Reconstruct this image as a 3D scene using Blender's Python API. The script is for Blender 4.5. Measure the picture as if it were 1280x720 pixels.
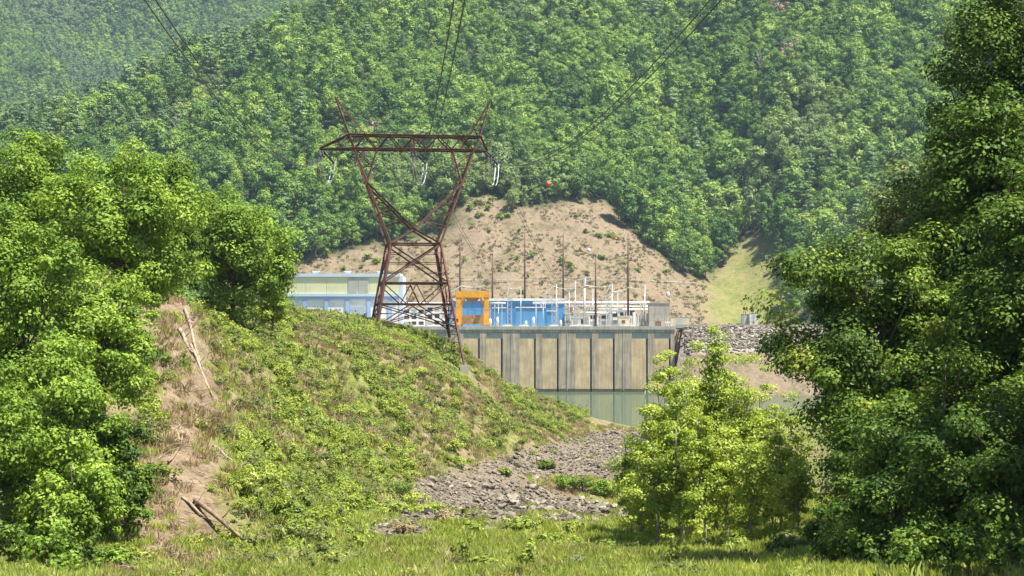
import bpy, math
import numpy as np
from mathutils import Vector, Matrix

R = math.radians
for o in list(bpy.data.objects): bpy.data.objects.remove(o)
SC = bpy.context.scene
COL = SC.collection

# ------------------------------------------------------------------ camera, sky, sun, exposure
F = 2400.0                      # focal length in pixels of the 1280 px wide photograph
CAMZ = 30.0                     # eye above the lake surface (lake = 0)
PITCH = math.atan(45.0 / F)
cam_d = bpy.data.cameras.new('camera'); cam = bpy.data.objects.new('camera', cam_d); COL.objects.link(cam)
cam_d.sensor_width = 36.0; cam_d.lens = 36.0 * F / 1280.0
cam_d.clip_start = 0.5; cam_d.clip_end = 9000
cam.location = (0, 0, CAMZ); cam.rotation_euler = (R(90) + PITCH, 0, 0)
SC.camera = cam

SUN_AZ = R(115)                 # clockwise from +Y (the view direction): behind the camera, to the right
SUN_EL = R(67)
W = bpy.data.worlds.new('World'); SC.world = W; W.use_nodes = True
nt = W.node_tree; bg = nt.nodes['Background']
sky = nt.nodes.new('ShaderNodeTexSky'); sky.sky_type = 'NISHITA'; sky.sun_disc = False
sky.sun_elevation = SUN_EL; sky.sun_rotation = SUN_AZ; sky.air_density = 1.0; sky.dust_density = 1.0
nt.links.new(sky.outputs[0], bg.inputs[0]); bg.inputs[1].default_value = 0.06
sl = bpy.data.lights.new('sun', 'SUN'); sl.energy = 5.0; sl.angle = R(0.53); sl.color = (1.0, 0.95, 0.86)
so = bpy.data.objects.new('sun', sl); COL.objects.link(so); so.location = (0, 0, 400)
sdir = Vector((math.sin(SUN_AZ) * math.cos(SUN_EL), math.cos(SUN_AZ) * math.cos(SUN_EL), math.sin(SUN_EL)))
so.rotation_euler = sdir.to_track_quat('Z', 'Y').to_euler()
SC.view_settings.view_transform = 'Standard'; SC.view_settings.look = 'None'
SC.view_settings.gamma = 1.0; SC.view_settings.use_curve_mapping = False
SC.view_settings.exposure = 1.5

SC.cycles.max_bounces = 5; SC.cycles.diffuse_bounces = 2; SC.cycles.transmission_bounces = 2

# ------------------------------------------------------------------ pixel <-> world
cp, sp = math.cos(PITCH), math.sin(PITCH)
def P(px, py, d):
    r = (px - 640) / F; u = (360 - py) / F
    y = cp - sp * u; z = sp + cp * u
    return Vector((r * d / y, d, CAMZ + z * d / y))
def proj(X, Y, Z):
    z = Z - CAMZ
    fw = cp * Y + sp * z; up = -sp * Y + cp * z
    return 640 + F * X / fw, 360 - F * up / fw

# ------------------------------------------------------------------ noise
def _hash(ix, iy, s):
    n = (ix.astype(np.int64) * 374761393 + iy.astype(np.int64) * 668265263 + s * 1442695041) & 0x7fffffff
    n = ((n ^ (n >> 13)) * 1274126177) & 0x7fffffff
    return ((n ^ (n >> 16)) & 0xffff) / 65535.0
def vnoise(x, y, s=0):
    x = np.asarray(x, float); y = np.asarray(y, float)
    ix = np.floor(x); iy = np.floor(y); fx = x - ix; fy = y - iy
    fx = fx * fx * (3 - 2 * fx); fy = fy * fy * (3 - 2 * fy)
    a = _hash(ix, iy, s); b = _hash(ix + 1, iy, s); c = _hash(ix, iy + 1, s); d = _hash(ix + 1, iy + 1, s)
    return (a * (1 - fx) + b * fx) * (1 - fy) + (c * (1 - fx) + d * fx) * fy
def fbm(x, y, s=0, o=4):
    t = 0; a = 0.5; n = 0
    for i in range(o):
        t = t + a * vnoise(x, y, s + i * 17); n += a; x = x * 2.03 + 7.1; y = y * 2.03 + 3.7; a *= 0.5
    return t / n
def sstep(a, b, x):
    t = np.clip((x - a) / (b - a), 0, 1); return t * t * (3 - 2 * t)
def in_poly(px, py, poly):
    px = np.asarray(px); py = np.asarray(py); r = np.zeros(px.shape, bool); n = len(poly)
    for i in range(n):
        x0, y0 = poly[i]; x1, y1 = poly[(i + 1) % n]
        if y0 == y1: continue
        c = ((y0 > py) != (y1 > py)) & (px < (x1 - x0) * (py - y0) / (y1 - y0) + x0)
        r ^= c
    return r

# ------------------------------------------------------------------ materials
def new_mat(name):
    m = bpy.data.materials.new(name); m.use_nodes = True
    n = m.node_tree; b = n.nodes['Principled BSDF']; return m, n, b
def nd(n, t, **kw):
    x = n.nodes.new(t)
    for k, v in kw.items(): setattr(x, k, v)
    return x
def rgb(c): return (c[0], c[1], c[2], 1)
def noise_node(n, scale, detail=4, rough=0.6, coord='obj'):
    t = nd(n, 'ShaderNodeTexNoise'); t.inputs['Scale'].default_value = scale
    t.inputs['Detail'].default_value = detail; t.inputs['Roughness'].default_value = rough
    if coord == 'pos': g = nd(n, 'ShaderNodeNewGeometry'); n.links.new(g.outputs['Position'], t.inputs['Vector'])
    else: g = nd(n, 'ShaderNodeTexCoord'); n.links.new(g.outputs['Object'], t.inputs['Vector'])
    return t
def ramp(n, src, stops):
    r = nd(n, 'ShaderNodeValToRGB'); e = r.color_ramp.elements
    while len(e) < len(stops): e.new(0.5)
    for k, (p, c) in enumerate(stops): e[k].position = p; e[k].color = rgb(c)
    n.links.new(src, r.inputs[0]); return r
def mixc(n, fac, a, b, mode='MIX'):
    m = nd(n, 'ShaderNodeMix', data_type='RGBA', blend_type=mode)
    for s, v in ((m.inputs[0], fac), (m.inputs[6], a), (m.inputs[7], b)):
        if hasattr(v, 'links') or hasattr(v, 'is_linked'): n.links.new(v, s)
        elif isinstance(v, (int, float)): s.default_value = v
        else: s.default_value = rgb(v)
    return m.outputs[2]
def bump(n, b, h, strength=0.4, dist=0.05):
    k = nd(n, 'ShaderNodeBump'); k.inputs['Strength'].default_value = strength; k.inputs['Distance'].default_value = dist
    n.links.new(h, k.inputs['Height']); n.links.new(k.outputs[0], b.inputs['Normal'])
def painted(name, c, c2=None, rough=0.55, scale=0.6, metal=0.0, spec=0.4):
    """paint / concrete / metal with blotchy wear"""
    m, n, b = new_mat(name); c2 = c2 or tuple(v * 0.72 for v in c)
    t = noise_node(n, scale, 6, 0.65)
    r = ramp(n, t.outputs[0], [(0.36, c2), (0.62, c)])
    n.links.new(r.outputs[0], b.inputs['Base Color'])
    b.inputs['Roughness'].default_value = rough; b.inputs['Metallic'].default_value = metal
    b.inputs['Specular IOR Level'].default_value = spec
    return m
def streaked(name, c, dark, rough=0.85, streak=(1.6, 1.6, 0.07), amt=(0.42, 0.68)):
    """concrete with vertical rain streaks"""
    m, n, b = new_mat(name)
    tc = nd(n, 'ShaderNodeTexCoord'); mp = nd(n, 'ShaderNodeMapping'); mp.inputs['Scale'].default_value = streak
    n.links.new(tc.outputs['Object'], mp.inputs[0])
    t = nd(n, 'ShaderNodeTexNoise'); t.inputs['Scale'].default_value = 0.9; t.inputs['Detail'].default_value = 7; t.inputs['Roughness'].default_value = 0.7
    n.links.new(mp.outputs[0], t.inputs['Vector'])
    t2 = noise_node(n, 0.22, 5)
    r = ramp(n, t.outputs[0], [(amt[0], dark), (amt[1], c)])
    r2 = ramp(n, t2.outputs[0], [(0.35, (0.72, 0.72, 0.72)), (0.65, (1, 1, 1))])
    n.links.new(mixc(n, 1.0, r.outputs[0], r2.outputs[0], 'MULTIPLY'), b.inputs['Base Color'])
    b.inputs['Roughness'].default_value = rough; b.inputs['Specular IOR Level'].default_value = 0.2
    return m
LEAF_GAIN = 1.4
def leaf_mat(name, stops, trans=0.35, loc_dull=None, spec=0.25, objrand=0.5):
    """leaf colour from a per-leaf attribute plus a per-plant random; light passes through"""
    m, n, b = new_mat(name)
    at = nd(n, 'ShaderNodeAttribute'); at.attribute_name = 'tint'
    oi = nd(n, 'ShaderNodeObjectInfo')
    mm = nd(n, 'ShaderNodeMath', operation='MULTIPLY_ADD'); mm.inputs[1].default_value = objrand
    n.links.new(oi.outputs['Random'], mm.inputs[0])
    m2 = nd(n, 'ShaderNodeMath', operation='MULTIPLY'); m2.inputs[1].default_value = 1 - objrand
    n.links.new(at.outputs['Fac'], m2.inputs[0]); n.links.new(m2.outputs[0], mm.inputs[2])
    r = ramp(n, mm.outputs[0], [(p, tuple(min(0.6, v * LEAF_GAIN) for v in c)) for p, c in stops]); col = r.outputs[0]
    if loc_dull:
        sc, lo, hi, dc = loc_dull
        t = nd(n, 'ShaderNodeTexNoise'); t.inputs['Scale'].default_value = sc; t.inputs['Detail'].default_value = 3
        n.links.new(oi.outputs['Location'], t.inputs['Vector'])
        f = ramp(n, t.outputs[0], [(lo, (0, 0, 0)), (hi, (1, 1, 1))])
        col = mixc(n, f.outputs[0], col, dc)
    n.links.new(col, b.inputs['Base Color']); b.inputs['Roughness'].default_value = 0.5
    b.inputs['Specular IOR Level'].default_value = spec
    tr = nd(n, 'ShaderNodeBsdfTranslucent')
    tcol = mixc(n, 1.0, col, (1.35, 1.25, 0.55), 'MULTIPLY'); n.links.new(tcol, tr.inputs[0])
    mx = nd(n, 'ShaderNodeMixShader'); mx.inputs[0].default_value = trans
    n.links.new(b.outputs[0], mx.inputs[1]); n.links.new(tr.outputs[0], mx.inputs[2])
    n.links.new(mx.outputs[0], n.nodes['Material Output'].inputs[0])
    return m

M = {}
M['bark'] = painted('bark', (0.16, 0.13, 0.10), (0.07, 0.055, 0.045), 0.95, 3.0, 0, 0.1)
M['pale_bark'] = painted('pale_bark', (0.42, 0.39, 0.34), (0.2, 0.18, 0.15), 0.9, 2.5, 0, 0.1)
M['rust'] = painted('rust', (0.17, 0.085, 0.065), (0.085, 0.045, 0.037), 0.85, 1.2, 0.1, 0.25)
M['mast'] = painted('mast', (0.10, 0.045, 0.035), (0.06, 0.03, 0.025), 0.75, 0.5)
M['steel'] = painted('steel', (0.55, 0.57, 0.58), (0.36, 0.38, 0.40), 0.5, 0.8, 0.3)
M['white'] = painted('white', (0.68, 0.68, 0.65), (0.5, 0.5, 0.48), 0.5, 0.35)
M['wire'] = painted('wire', (0.07, 0.075, 0.08), (0.05, 0.05, 0.055), 0.6, 2.0, 0.2)
M['bright_wire'] = painted('bright_wire', (0.6, 0.62, 0.62), (0.45, 0.46, 0.46), 0.4, 2.0, 0.3)
M['black'] = painted('black', (0.03, 0.03, 0.035), (0.015, 0.015, 0.018), 0.6, 1.0)
M['dark'] = painted('dark', (0.05, 0.055, 0.065), (0.03, 0.03, 0.035), 0.6, 1.0)
M['yellow'] = painted('yellow', (0.78, 0.37, 0.02), (0.62, 0.27, 0.015), 0.5, 0.5)
M['ochre'] = painted('ochre', (0.42, 0.22, 0.03), (0.3, 0.15, 0.02), 0.6, 0.5)
M['blue'] = painted('blue', (0.085, 0.28, 0.52), (0.07, 0.24, 0.46), 0.5, 0.12)
M['paleblue'] = painted('paleblue', (0.30, 0.42, 0.63), (0.26, 0.37, 0.56), 0.55, 0.2)
M['fascia'] = painted('fascia', (0.48, 0.56, 0.64), (0.42, 0.5, 0.58), 0.5, 0.2)
M['cream'] = painted('cream', (0.66, 0.64, 0.40), (0.6, 0.58, 0.35), 0.6, 0.15)
M['louvre'] = painted('louvre', (0.50, 0.49, 0.42), (0.42, 0.41, 0.36), 0.6, 0.3)
M['offwhite'] = painted('offwhite', (0.72, 0.72, 0.70), (0.6, 0.6, 0.58), 0.6, 0.15)
M['grey_green'] = painted('grey_green', (0.38, 0.385, 0.34), (0.28, 0.29, 0.26), 0.6, 0.4)
M['concrete'] = streaked('concrete', (0.58, 0.49, 0.355), (0.31, 0.26, 0.19))
M['tan_concrete'] = streaked('tan_concrete', (0.66, 0.51, 0.30), (0.44, 0.33, 0.19), amt=(0.32, 0.62))
M['pale_concrete'] = streaked('pale_concrete', (0.46, 0.43, 0.36), (0.33, 0.30, 0.25), amt=(0.35, 0.6))
M['wet'] = painted('wet', (0.10, 0.075, 0.045), (0.06, 0.045, 0.03), 0.6, 0.4)
M['beige'] = painted('beige', (0.62, 0.56, 0.40), (0.52, 0.46, 0.33), 0.6, 0.5)
M['orange'] = painted('orange', (0.75, 0.10, 0.03), (0.6, 0.08, 0.03), 0.45, 0.8)
M['wood'] = painted('wood', (0.34, 0.275, 0.20), (0.20, 0.155, 0.11), 0.9, 2.0, 0, 0.1)
M['wood_dark'] = painted('wood_dark', (0.26, 0.19, 0.13), (0.13, 0.09, 0.06), 0.9, 2.0, 0, 0.1)
M['redbrown'] = painted('redbrown', (0.2, 0.09, 0.06), None, 0.7, 0.5)

def rock_mat():
    m, n, b = new_mat('rock')
    oi = nd(n, 'ShaderNodeObjectInfo')
    r = ramp(n, oi.outputs['Random'], [(0.0, (0.06, 0.052, 0.04)), (0.3, (0.135, 0.115, 0.088)), (0.65, (0.205, 0.178, 0.138)), (1.0, (0.33, 0.29, 0.225))])
    t = noise_node(n, 3.0, 5)
    r2 = ramp(n, t.outputs[0], [(0.3, (0.6, 0.58, 0.56)), (0.65, (1, 1, 1))])
    n.links.new(mixc(n, 1.0, r.outputs[0], r2.outputs[0], 'MULTIPLY'), b.inputs['Base Color'])
    b.inputs['Roughness'].default_value = 0.9; b.inputs['Specular IOR Level'].default_value = 0.2
    bump(n, b, t.outputs[0], 0.5, 0.05)
    return m
M['rock'] = rock_mat()

def attr_fac(n, name):
    a = nd(n, 'ShaderNodeAttribute'); a.attribute_name = name; return a.outputs['Fac']
def ground_mat():
    m, n, b = new_mat('ground_soil')
    t = noise_node(n, 0.5, 8, 0.7); t2 = noise_node(n, 4.0, 6, 0.7); t3 = noise_node(n, 0.09, 4)
    soil = ramp(n, t.outputs[0], [(0.3, (0.135, 0.097, 0.06)), (0.5, (0.22, 0.165, 0.107)), (0.7, (0.30, 0.235, 0.16))]).outputs[0]
    grass = ramp(n, t.outputs[0], [(0.3, (0.09, 0.12, 0.03)), (0.55, (0.17, 0.20, 0.045)), (0.75, (0.28, 0.27, 0.09))]).outputs[0]
    grav = ramp(n, t2.outputs[0], [(0.3, (0.085, 0.07, 0.052)), (0.5, (0.165, 0.138, 0.105)), (0.7, (0.27, 0.23, 0.175))]).outputs[0]
    c = mixc(n, attr_fac(n, 'grass'), soil, grass); c = mixc(n, attr_fac(n, 'rubble'), c, grav)
    v = ramp(n, t2.outputs[0], [(0.3, (0.62, 0.6, 0.58)), (0.6, (1, 1, 1))]).outputs[0]
    n.links.new(mixc(n, 1.0, c, v, 'MULTIPLY'), b.inputs['Base Color'])
    b.inputs['Roughness'].default_value = 0.95; b.inputs['Specular IOR Level'].default_value = 0.1
    bump(n, b, t2.outputs[0], 0.8, 0.25)
    return m
M['ground'] = ground_mat()
def hill_mat():
    m, n, b = new_mat('hillside_soil')
    t = noise_node(n, 0.12, 9, 0.75, 'pos'); t2 = noise_node(n, 0.6, 6, 0.75, 'pos'); t3 = noise_node(n, 0.02, 5, 0.6, 'pos')
    tan = ramp(n, t.outputs[0], [(0.32, (0.085, 0.095, 0.032)), (0.43, (0.15, 0.12, 0.072)), (0.54, (0.21, 0.163, 0.11)), (0.63, (0.18, 0.127, 0.086)), (0.74, (0.10, 0.105, 0.04))]).outputs[0]
    gr = ramp(n, t.outputs[0], [(0.35, (0.10, 0.125, 0.035)), (0.5, (0.17, 0.175, 0.055)), (0.65, (0.23, 0.19, 0.09))]).outputs[0]
    wood = ramp(n, t.outputs[0], [(0.3, (0.03, 0.045, 0.015)), (0.7, (0.07, 0.08, 0.03))]).outputs[0]
    grav = ramp(n, t2.outputs[0], [(0.35, (0.13, 0.11, 0.09)), (0.5, (0.29, 0.25, 0.21)), (0.65, (0.45, 0.4, 0.34))]).outputs[0]
    c = mixc(n, attr_fac(n, 'bare'), wood, tan); c = mixc(n, attr_fac(n, 'grass'), c, gr); c = mixc(n, attr_fac(n, 'rubble'), c, grav)
    v = ramp(n, t2.outputs[0], [(0.33, (0.55, 0.55, 0.5)), (0.52, (1, 1, 1))]).outputs[0]
    n.links.new(mixc(n, 0.8, c, v, 'MULTIPLY'), b.inputs['Base Color'])
    b.inputs['Roughness'].default_value = 0.95; b.inputs['Specular IOR Level'].default_value = 0.1
    bump(n, b, t2.outputs[0], 0.8, 0.8)
    return m
M['hill'] = hill_mat()
def water_mat():
    m, n, b = new_mat('lake_water')
    b.inputs['Base Color'].default_value = (0.085, 0.13, 0.085, 1)
    b.inputs['Roughness'].default_value = 0.06; b.inputs['IOR'].default_value = 1.33
    g = nd(n, 'ShaderNodeNewGeometry'); mp = nd(n, 'ShaderNodeMapping'); mp.inputs['Scale'].default_value = (0.5, 0.12, 1)
    n.links.new(g.outputs['Position'], mp.inputs[0])
    t = nd(n, 'ShaderNodeTexNoise'); t.inputs['Scale'].default_value = 1.5; t.inputs['Detail'].default_value = 3
    n.links.new(mp.outputs[0], t.inputs['Vector']); bump(n, b, t.outputs[0], 0.16, 0.1)
    d = nd(n, 'ShaderNodeBsdfDiffuse'); d.inputs[0].default_value = (0.05, 0.07, 0.04, 1)
    mx = nd(n, 'ShaderNodeMixShader'); mx.inputs[0].default_value = 0.46
    n.links.new(b.outputs[0], mx.inputs[1]); n.links.new(d.outputs[0], mx.inputs[2])
    n.links.new(mx.outputs[0], n.nodes['Material Output'].inputs[0])
    return m
M['water'] = water_mat()

G1 = [(0.0, (0.04, 0.078, 0.012)), (0.4, (0.10, 0.165, 0.02)), (0.75, (0.16, 0.235, 0.03)), (1.0, (0.23, 0.30, 0.055))]
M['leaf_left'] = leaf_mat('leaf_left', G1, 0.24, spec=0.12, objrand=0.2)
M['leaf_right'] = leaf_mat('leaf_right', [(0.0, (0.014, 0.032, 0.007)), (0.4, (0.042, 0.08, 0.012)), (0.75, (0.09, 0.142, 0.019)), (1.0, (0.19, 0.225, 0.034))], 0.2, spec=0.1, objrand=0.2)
M['leaf_brown'] = leaf_mat('leaf_brown', [(0.0, (0.035, 0.07, 0.014)), (0.5, (0.08, 0.12, 0.024)), (1.0, (0.19, 0.16, 0.055))], 0.2, objrand=0.1)
M['leaf_sapling'] = leaf_mat('leaf_sapling', [(0.0, (0.12, 0.17, 0.022)), (0.4, (0.205, 0.27, 0.04)), (0.75, (0.28, 0.34, 0.062)), (1.0, (0.35, 0.39, 0.10))], 0.4)
M['leaf_hill'] = leaf_mat('leaf_hill', [(0.0, (0.026, 0.06, 0.017)), (0.3, (0.062, 0.12, 0.025)), (0.6, (0.12, 0.195, 0.036)), (0.85, (0.185, 0.26, 0.052)), (1.0, (0.24, 0.295, 0.075))], 0.22,
                          (0.0045, 0.58, 0.72, (0.19, 0.255, 0.10)), 0.12, 0.7)
M['leaf_pine'] = leaf_mat('leaf_pine', [(0.0, (0.055, 0.105, 0.038)), (0.5, (0.095, 0.155, 0.052)), (1.0, (0.15, 0.20, 0.075))], 0.2, None, 0.2, 0.7)
M['leaf_dead'] = leaf_mat('leaf_dead', [(0.0, (0.14, 0.10, 0.075)), (1.0, (0.26, 0.19, 0.15))], 0.15)
M['leaf_bush'] = leaf_mat('leaf_bush', [(0.0, (0.055, 0.09, 0.016)), (0.4, (0.125, 0.17, 0.026)), (0.75, (0.205, 0.25, 0.04)), (1.0, (0.30, 0.31, 0.075))], 0.3, None, 0.25, 0.6)
M['leaf_dry'] = leaf_mat('leaf_dry', [(0.0, (0.14, 0.11, 0.06)), (0.5, (0.24, 0.19, 0.11)), (1.0, (0.34, 0.28, 0.175))], 0.25, None, 0.15, 0.6)
M['leaf_straw'] = leaf_mat('leaf_straw', [(0.0, (0.065, 0.075, 0.025)), (0.5, (0.115, 0.10, 0.055)), (1.0, (0.15, 0.115, 0.075))], 0.2, None, 0.1, 0.5)
M['leaf_grass'] = leaf_mat('leaf_grass', [(0.0, (0.145, 0.20, 0.035)), (0.5, (0.255, 0.31, 0.065)), (1.0, (0.37, 0.38, 0.15))], 0.4, None, 0.2, 0.6)
M['leaf_olive'] = leaf_mat('leaf_olive', [(0.0, (0.06, 0.085, 0.025)), (0.5, (0.1, 0.12, 0.04)), (1.0, (0.16, 0.165, 0.06))], 0.3, None, 0.2, 0.6)

# ------------------------------------------------------------------ mesh helpers
def mesh_from(name, verts, faces, mat, smooth=False, tint=None):
    me = bpy.data.meshes.new(name)
    if isinstance(faces, np.ndarray):
        v = np.asarray(verts, np.float32); k = faces.shape[1]; nf = len(faces)
        me.vertices.add(len(v)); me.vertices.foreach_set('co', v.ravel())
        me.loops.add(nf * k); me.loops.foreach_set('vertex_index', faces.astype(np.int32).ravel())
        me.polygons.add(nf); me.polygons.foreach_set('loop_start', np.arange(0, nf * k, k, dtype=np.int32))
        me.update(calc_edges=True)
    else:
        me.from_pydata([tuple(x) for x in verts], [], faces); me.update()
    if tint is not None:
        a = me.attributes.new('tint', 'FLOAT', 'POINT'); a.data.foreach_set('value', np.asarray(tint, np.float32))
    if smooth: me.polygons.foreach_set('use_smooth', np.ones(len(me.polygons), bool))
    if mat: me.materials.append(mat)
    return me
def add_attr(me, name, vals):
    a = me.attributes.new(name, 'FLOAT', 'POINT'); a.data.foreach_set('value', np.asarray(vals, np.float32).ravel())
def link(o): COL.objects.link(o); return o
def tag(o, label=None, cat=None, group=None, kind=None):
    if label: o['label'] = label
    if cat: o['category'] = cat
    if group: o['group'] = group
    if kind: o['kind'] = kind
    return o
def empty(name, loc, label, cat, group=None):
    o = bpy.data.objects.new(name, None); o.empty_display_size = 0.3; o.location = loc; link(o)
    return tag(o, label, cat, group)
def child(name, me, parent):
    o = bpy.data.objects.new(name, me); link(o); o.parent = parent; return o

class MB:
    """collects solid pieces in world coordinates; build() makes ONE mesh object"""
    def __init__(s): s.v = []; s.f = []
    def add(s, vs, fs):
        b = len(s.v); s.v += [Vector(v) for v in vs]; s.f += [tuple(i + b for i in f) for f in fs]; return s
    def box(s, x0, x1, y0, y1, z0, z1):
        vs = [(x, y, z) for z in (z0, z1) for y in (y0, y1) for x in (x0, x1)]
        return s.add(vs, [(0, 2, 3, 1), (4, 5, 7, 6), (0, 1, 5, 4), (2, 6, 7, 3), (0, 4, 6, 2), (1, 3, 7, 5)])
    def beam(s, a, b, w, h=None):
        a = Vector(a); b = Vector(b); h = h or w; d = (b - a).normalized()
        u = d.cross(Vector((0, 0, 1)))
        if u.length < 1e-3: u = Vector((1, 0, 0))
        u.normalize(); v = d.cross(u)
        vs = [p + u * (i * w / 2) + v * (j * h / 2) for p in (a, b) for i, j in ((-1, -1), (1, -1), (1, 1), (-1, 1))]
        return s.add(vs, [(3, 2, 1, 0), (4, 5, 6, 7), (0, 1, 5, 4), (1, 2, 6, 5), (2, 3, 7, 6), (3, 0, 4, 7)])
    def angle(s, a, b, w, t=None):
        """rolled steel angle section"""
        a = Vector(a); b = Vector(b); t = t or w * 0.22; d = (b - a).normalized()
        u = d.cross(Vector((0, 0, 1)))
        if u.length < 1e-3: u = Vector((1, 0, 0))
        u.normalize(); v = d.cross(u)
        pr = [(0, 0), (w, 0), (w, t), (t, t), (t, w), (0, w)]
        vs = [p + u * (i - w / 3) + v * (j - w / 3) for p in (a, b) for i, j in pr]
        fs = [(5, 4, 3, 2, 1, 0), tuple(range(6, 12))] + [(i, (i + 1) % 6, 6 + (i + 1) % 6, 6 + i) for i in range(6)]
        return s.add(vs, fs)
    def tube(s, pts, rad, n=6):
        pts = [Vector(p) for p in pts]; base = len(s.v); k = len(pts)
        if not hasattr(rad, '__len__'): rad = [rad] * k
        for i, p in enumerate(pts):
            d = (pts[min(i + 1, k - 1)] - pts[max(i - 1, 0)]).normalized()
            u = d.cross(Vector((0.12, 0.07, 1)))
            if u.length < 0.05: u = d.cross(Vector((1, 0, 0)))
            u.normalize(); v = d.cross(u)
            s.v += [p + (u * math.cos(2 * math.pi * j / n) + v * math.sin(2 * math.pi * j / n)) * rad[i] for j in range(n)]
        for i in range(k - 1):
            s.f += [(base + i * n + j, base + i * n + (j + 1) % n, base + (i + 1) * n + (j + 1) % n, base + (i + 1) * n + j) for j in range(n)]
        s.f.append(tuple(base + j for j in reversed(range(n)))); s.f.append(tuple(base + (k - 1) * n + j for j in range(n)))
        return s
    def ball(s, c, r, n=14, m=8):
        c = Vector(c); rows = []
        for i in range(1, m):
            th = math.pi * i / m
            rows.append([c + Vector((math.sin(th) * math.cos(2 * math.pi * j / n), math.sin(th) * math.sin(2 * math.pi * j / n), math.cos(th))) * r for j in range(n)])
        vs = [c + Vector((0, 0, r))] + [v for q in rows for v in q] + [c - Vector((0, 0, r))]
        fs = [(0, 1 + j, 1 + (j + 1) % n) for j in range(n)]
        for i in range(m - 2):
            fs += [(1 + i * n + j, 1 + (i + 1) * n + j, 1 + (i + 1) * n + (j + 1) % n, 1 + i * n + (j + 1) % n) for j in range(n)]
        e = len(vs) - 1; q = 1 + (m - 2) * n
        fs += [(e, q + (j + 1) % n, q + j) for j in range(n)]
        return s.add(vs, fs)
    def build(s, name, mat, parent=None, smooth=False, base=None):
        if parent is not None:
            org = Vector((0, 0, 0)); p = parent
            while p is not None: org = org + p.location; p = p.parent
        else: org = Vector(base) if base is not None else Vector((0, 0, 0))
        me = mesh_from(name, [v - org for v in s.v], s.f, mat, smooth)
        o = bpy.data.objects.new(name, me); link(o)
        if parent is not None: o.parent = parent
        else: o.location = org
        return o

# ------------------------------------------------------------------ near ground: a height field through points read off the photograph
ctl = []
def cpx(*L):
    for px, py, d in L: v = P(px, py, d); ctl.append((v.x, v.y, v.z))
def cw(*L):
    for x, y, z in L: ctl.append((x, y, z + CAMZ))
crest = [(200, 374, 140), (232, 366, 150), (300, 373, 168), (370, 388, 190), (430, 394, 215), (500, 408, 243), (570, 434, 276), (640, 476, 315), (690, 507, 350), (722, 529, 385)]
foot = [(215, 702, 92), (330, 692, 100), (440, 657, 120), (480, 622, 145), (520, 595, 175), (580, 572, 210), (640, 557, 250), (690, 543, 300), (722, 533, 360)]
cpx(*[(a, b + {168: 48, 190: 74, 215: 74, 243: 30, 276: 2}.get(d, 8), d) for a, b, d in crest]); cpx(*foot)
cpx((250, 560, 114), (230, 460, 128), (350, 560, 132), (350, 460, 160), (290, 620, 105), (450, 510, 170), (450, 590, 145), (520, 500, 205), (600, 505, 252), (280, 430, 145), (420, 440, 185), (520, 450, 225), (640, 515, 290))
cpx((565, 457, 266))
cpx((200, 716, 88), (400, 716, 86), (640, 716, 80), (860, 716, 76), (1000, 716, 74), (1200, 716, 70))
cpx((560, 604, 165), (620, 582, 205), (700, 572, 235), (780, 592, 215), (790, 545, 330), (740, 562, 270), (640, 632, 140), (760, 642, 125), (700, 662, 112), (560, 652, 118), (850, 665, 102), (950, 662, 98), (775, 538, 395))
cw((0, 0, -1.8), (-20, 0, -1.5), (20, 0, -1.5), (0, 30, -5), (-40, 30, -3.5), (40, 30, -4), (-60, -30, 0), (60, -30, 0), (0, -30, -1),
   (-24, 92, -10.8), (-40, 60, -7.5), (-40, 95, -6.5), (-60, 100, -2), (-42, 130, 0.5), (-60, 160, 5), (-90, 60, 0), (-90, 120, 6), (-90, 200, 8),
   (-40, 215, -2.5), (-60, 260, 0), (-90, 300, -2), (-60, 330, -14), (-38, 320, -14), (-22, 330, -16), (0, 380, -25), (10, 410, -27), (-90, 420, -33), (-40, 420, -34), (0, 450, -33), (40, 455, -33), (90, 460, -33),
   (40, 300, -15), (40, 200, -10.5), (60, 120, -6), (90, 100, -1), (90, 200, -3), (90, 300, -9), (40, 100, -9.2), (30, 75, -9.3), (60, 60, -5), (40, 380, -23), (90, 400, -27))
C = np.array(ctl); S = 100.0
def tps_U(r2): return np.where(r2 > 1e-12, 0.5 * r2 * np.log(np.maximum(r2, 1e-12)), 0.0)
XY = C[:, :2] / S; nC = len(C)
K = tps_U(((XY[:, None] - XY[None]) ** 2).sum(-1)) + np.eye(nC) * 1e-4
Pm = np.hstack([np.ones((nC, 1)), XY]); A = np.zeros((nC + 3, nC + 3)); A[:nC, :nC] = K; A[:nC, nC:] = Pm; A[nC:, :nC] = Pm.T
wts = np.linalg.solve(A, np.concatenate([C[:, 2], np.zeros(3)]))
def ground_smooth(X, Y):
    sh = np.shape(X); X = np.ravel(X) / S; Y = np.ravel(Y) / S; out = np.empty(len(X))
    for i in range(0, len(X), 20000):
        a = X[i:i + 20000]; b = Y[i:i + 20000]
        r2 = (a[:, None] - XY[None, :, 0]) ** 2 + (b[:, None] - XY[None, :, 1]) ** 2
        out[i:i + 20000] = tps_U(r2) @ wts[:nC] + wts[nC] + wts[nC + 1] * a + wts[nC + 2] * b
    return out.reshape(sh)
GX0, GX1, GY0, GY1, GS = -95.0, 95.0, -35.0, 470.0, 1.0
gx = np.arange(GX0, GX1 + 0.1, GS); gy = np.arange(GY0, GY1 + 0.1, GS)
GXX, GYY = np.meshgrid(gx, gy)
GZ = ground_smooth(GXX, GYY)
GZ = GZ + (fbm(GXX / 9, GYY / 14, 3) - 0.5) * 2.4 * sstep(25, 80, GYY) + (fbm(GXX / 2.6, GYY / 2.6, 9, 3) - 0.5) * 0.5 * sstep(20, 60, GYY)
GZ = np.maximum(GZ, -8)
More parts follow.
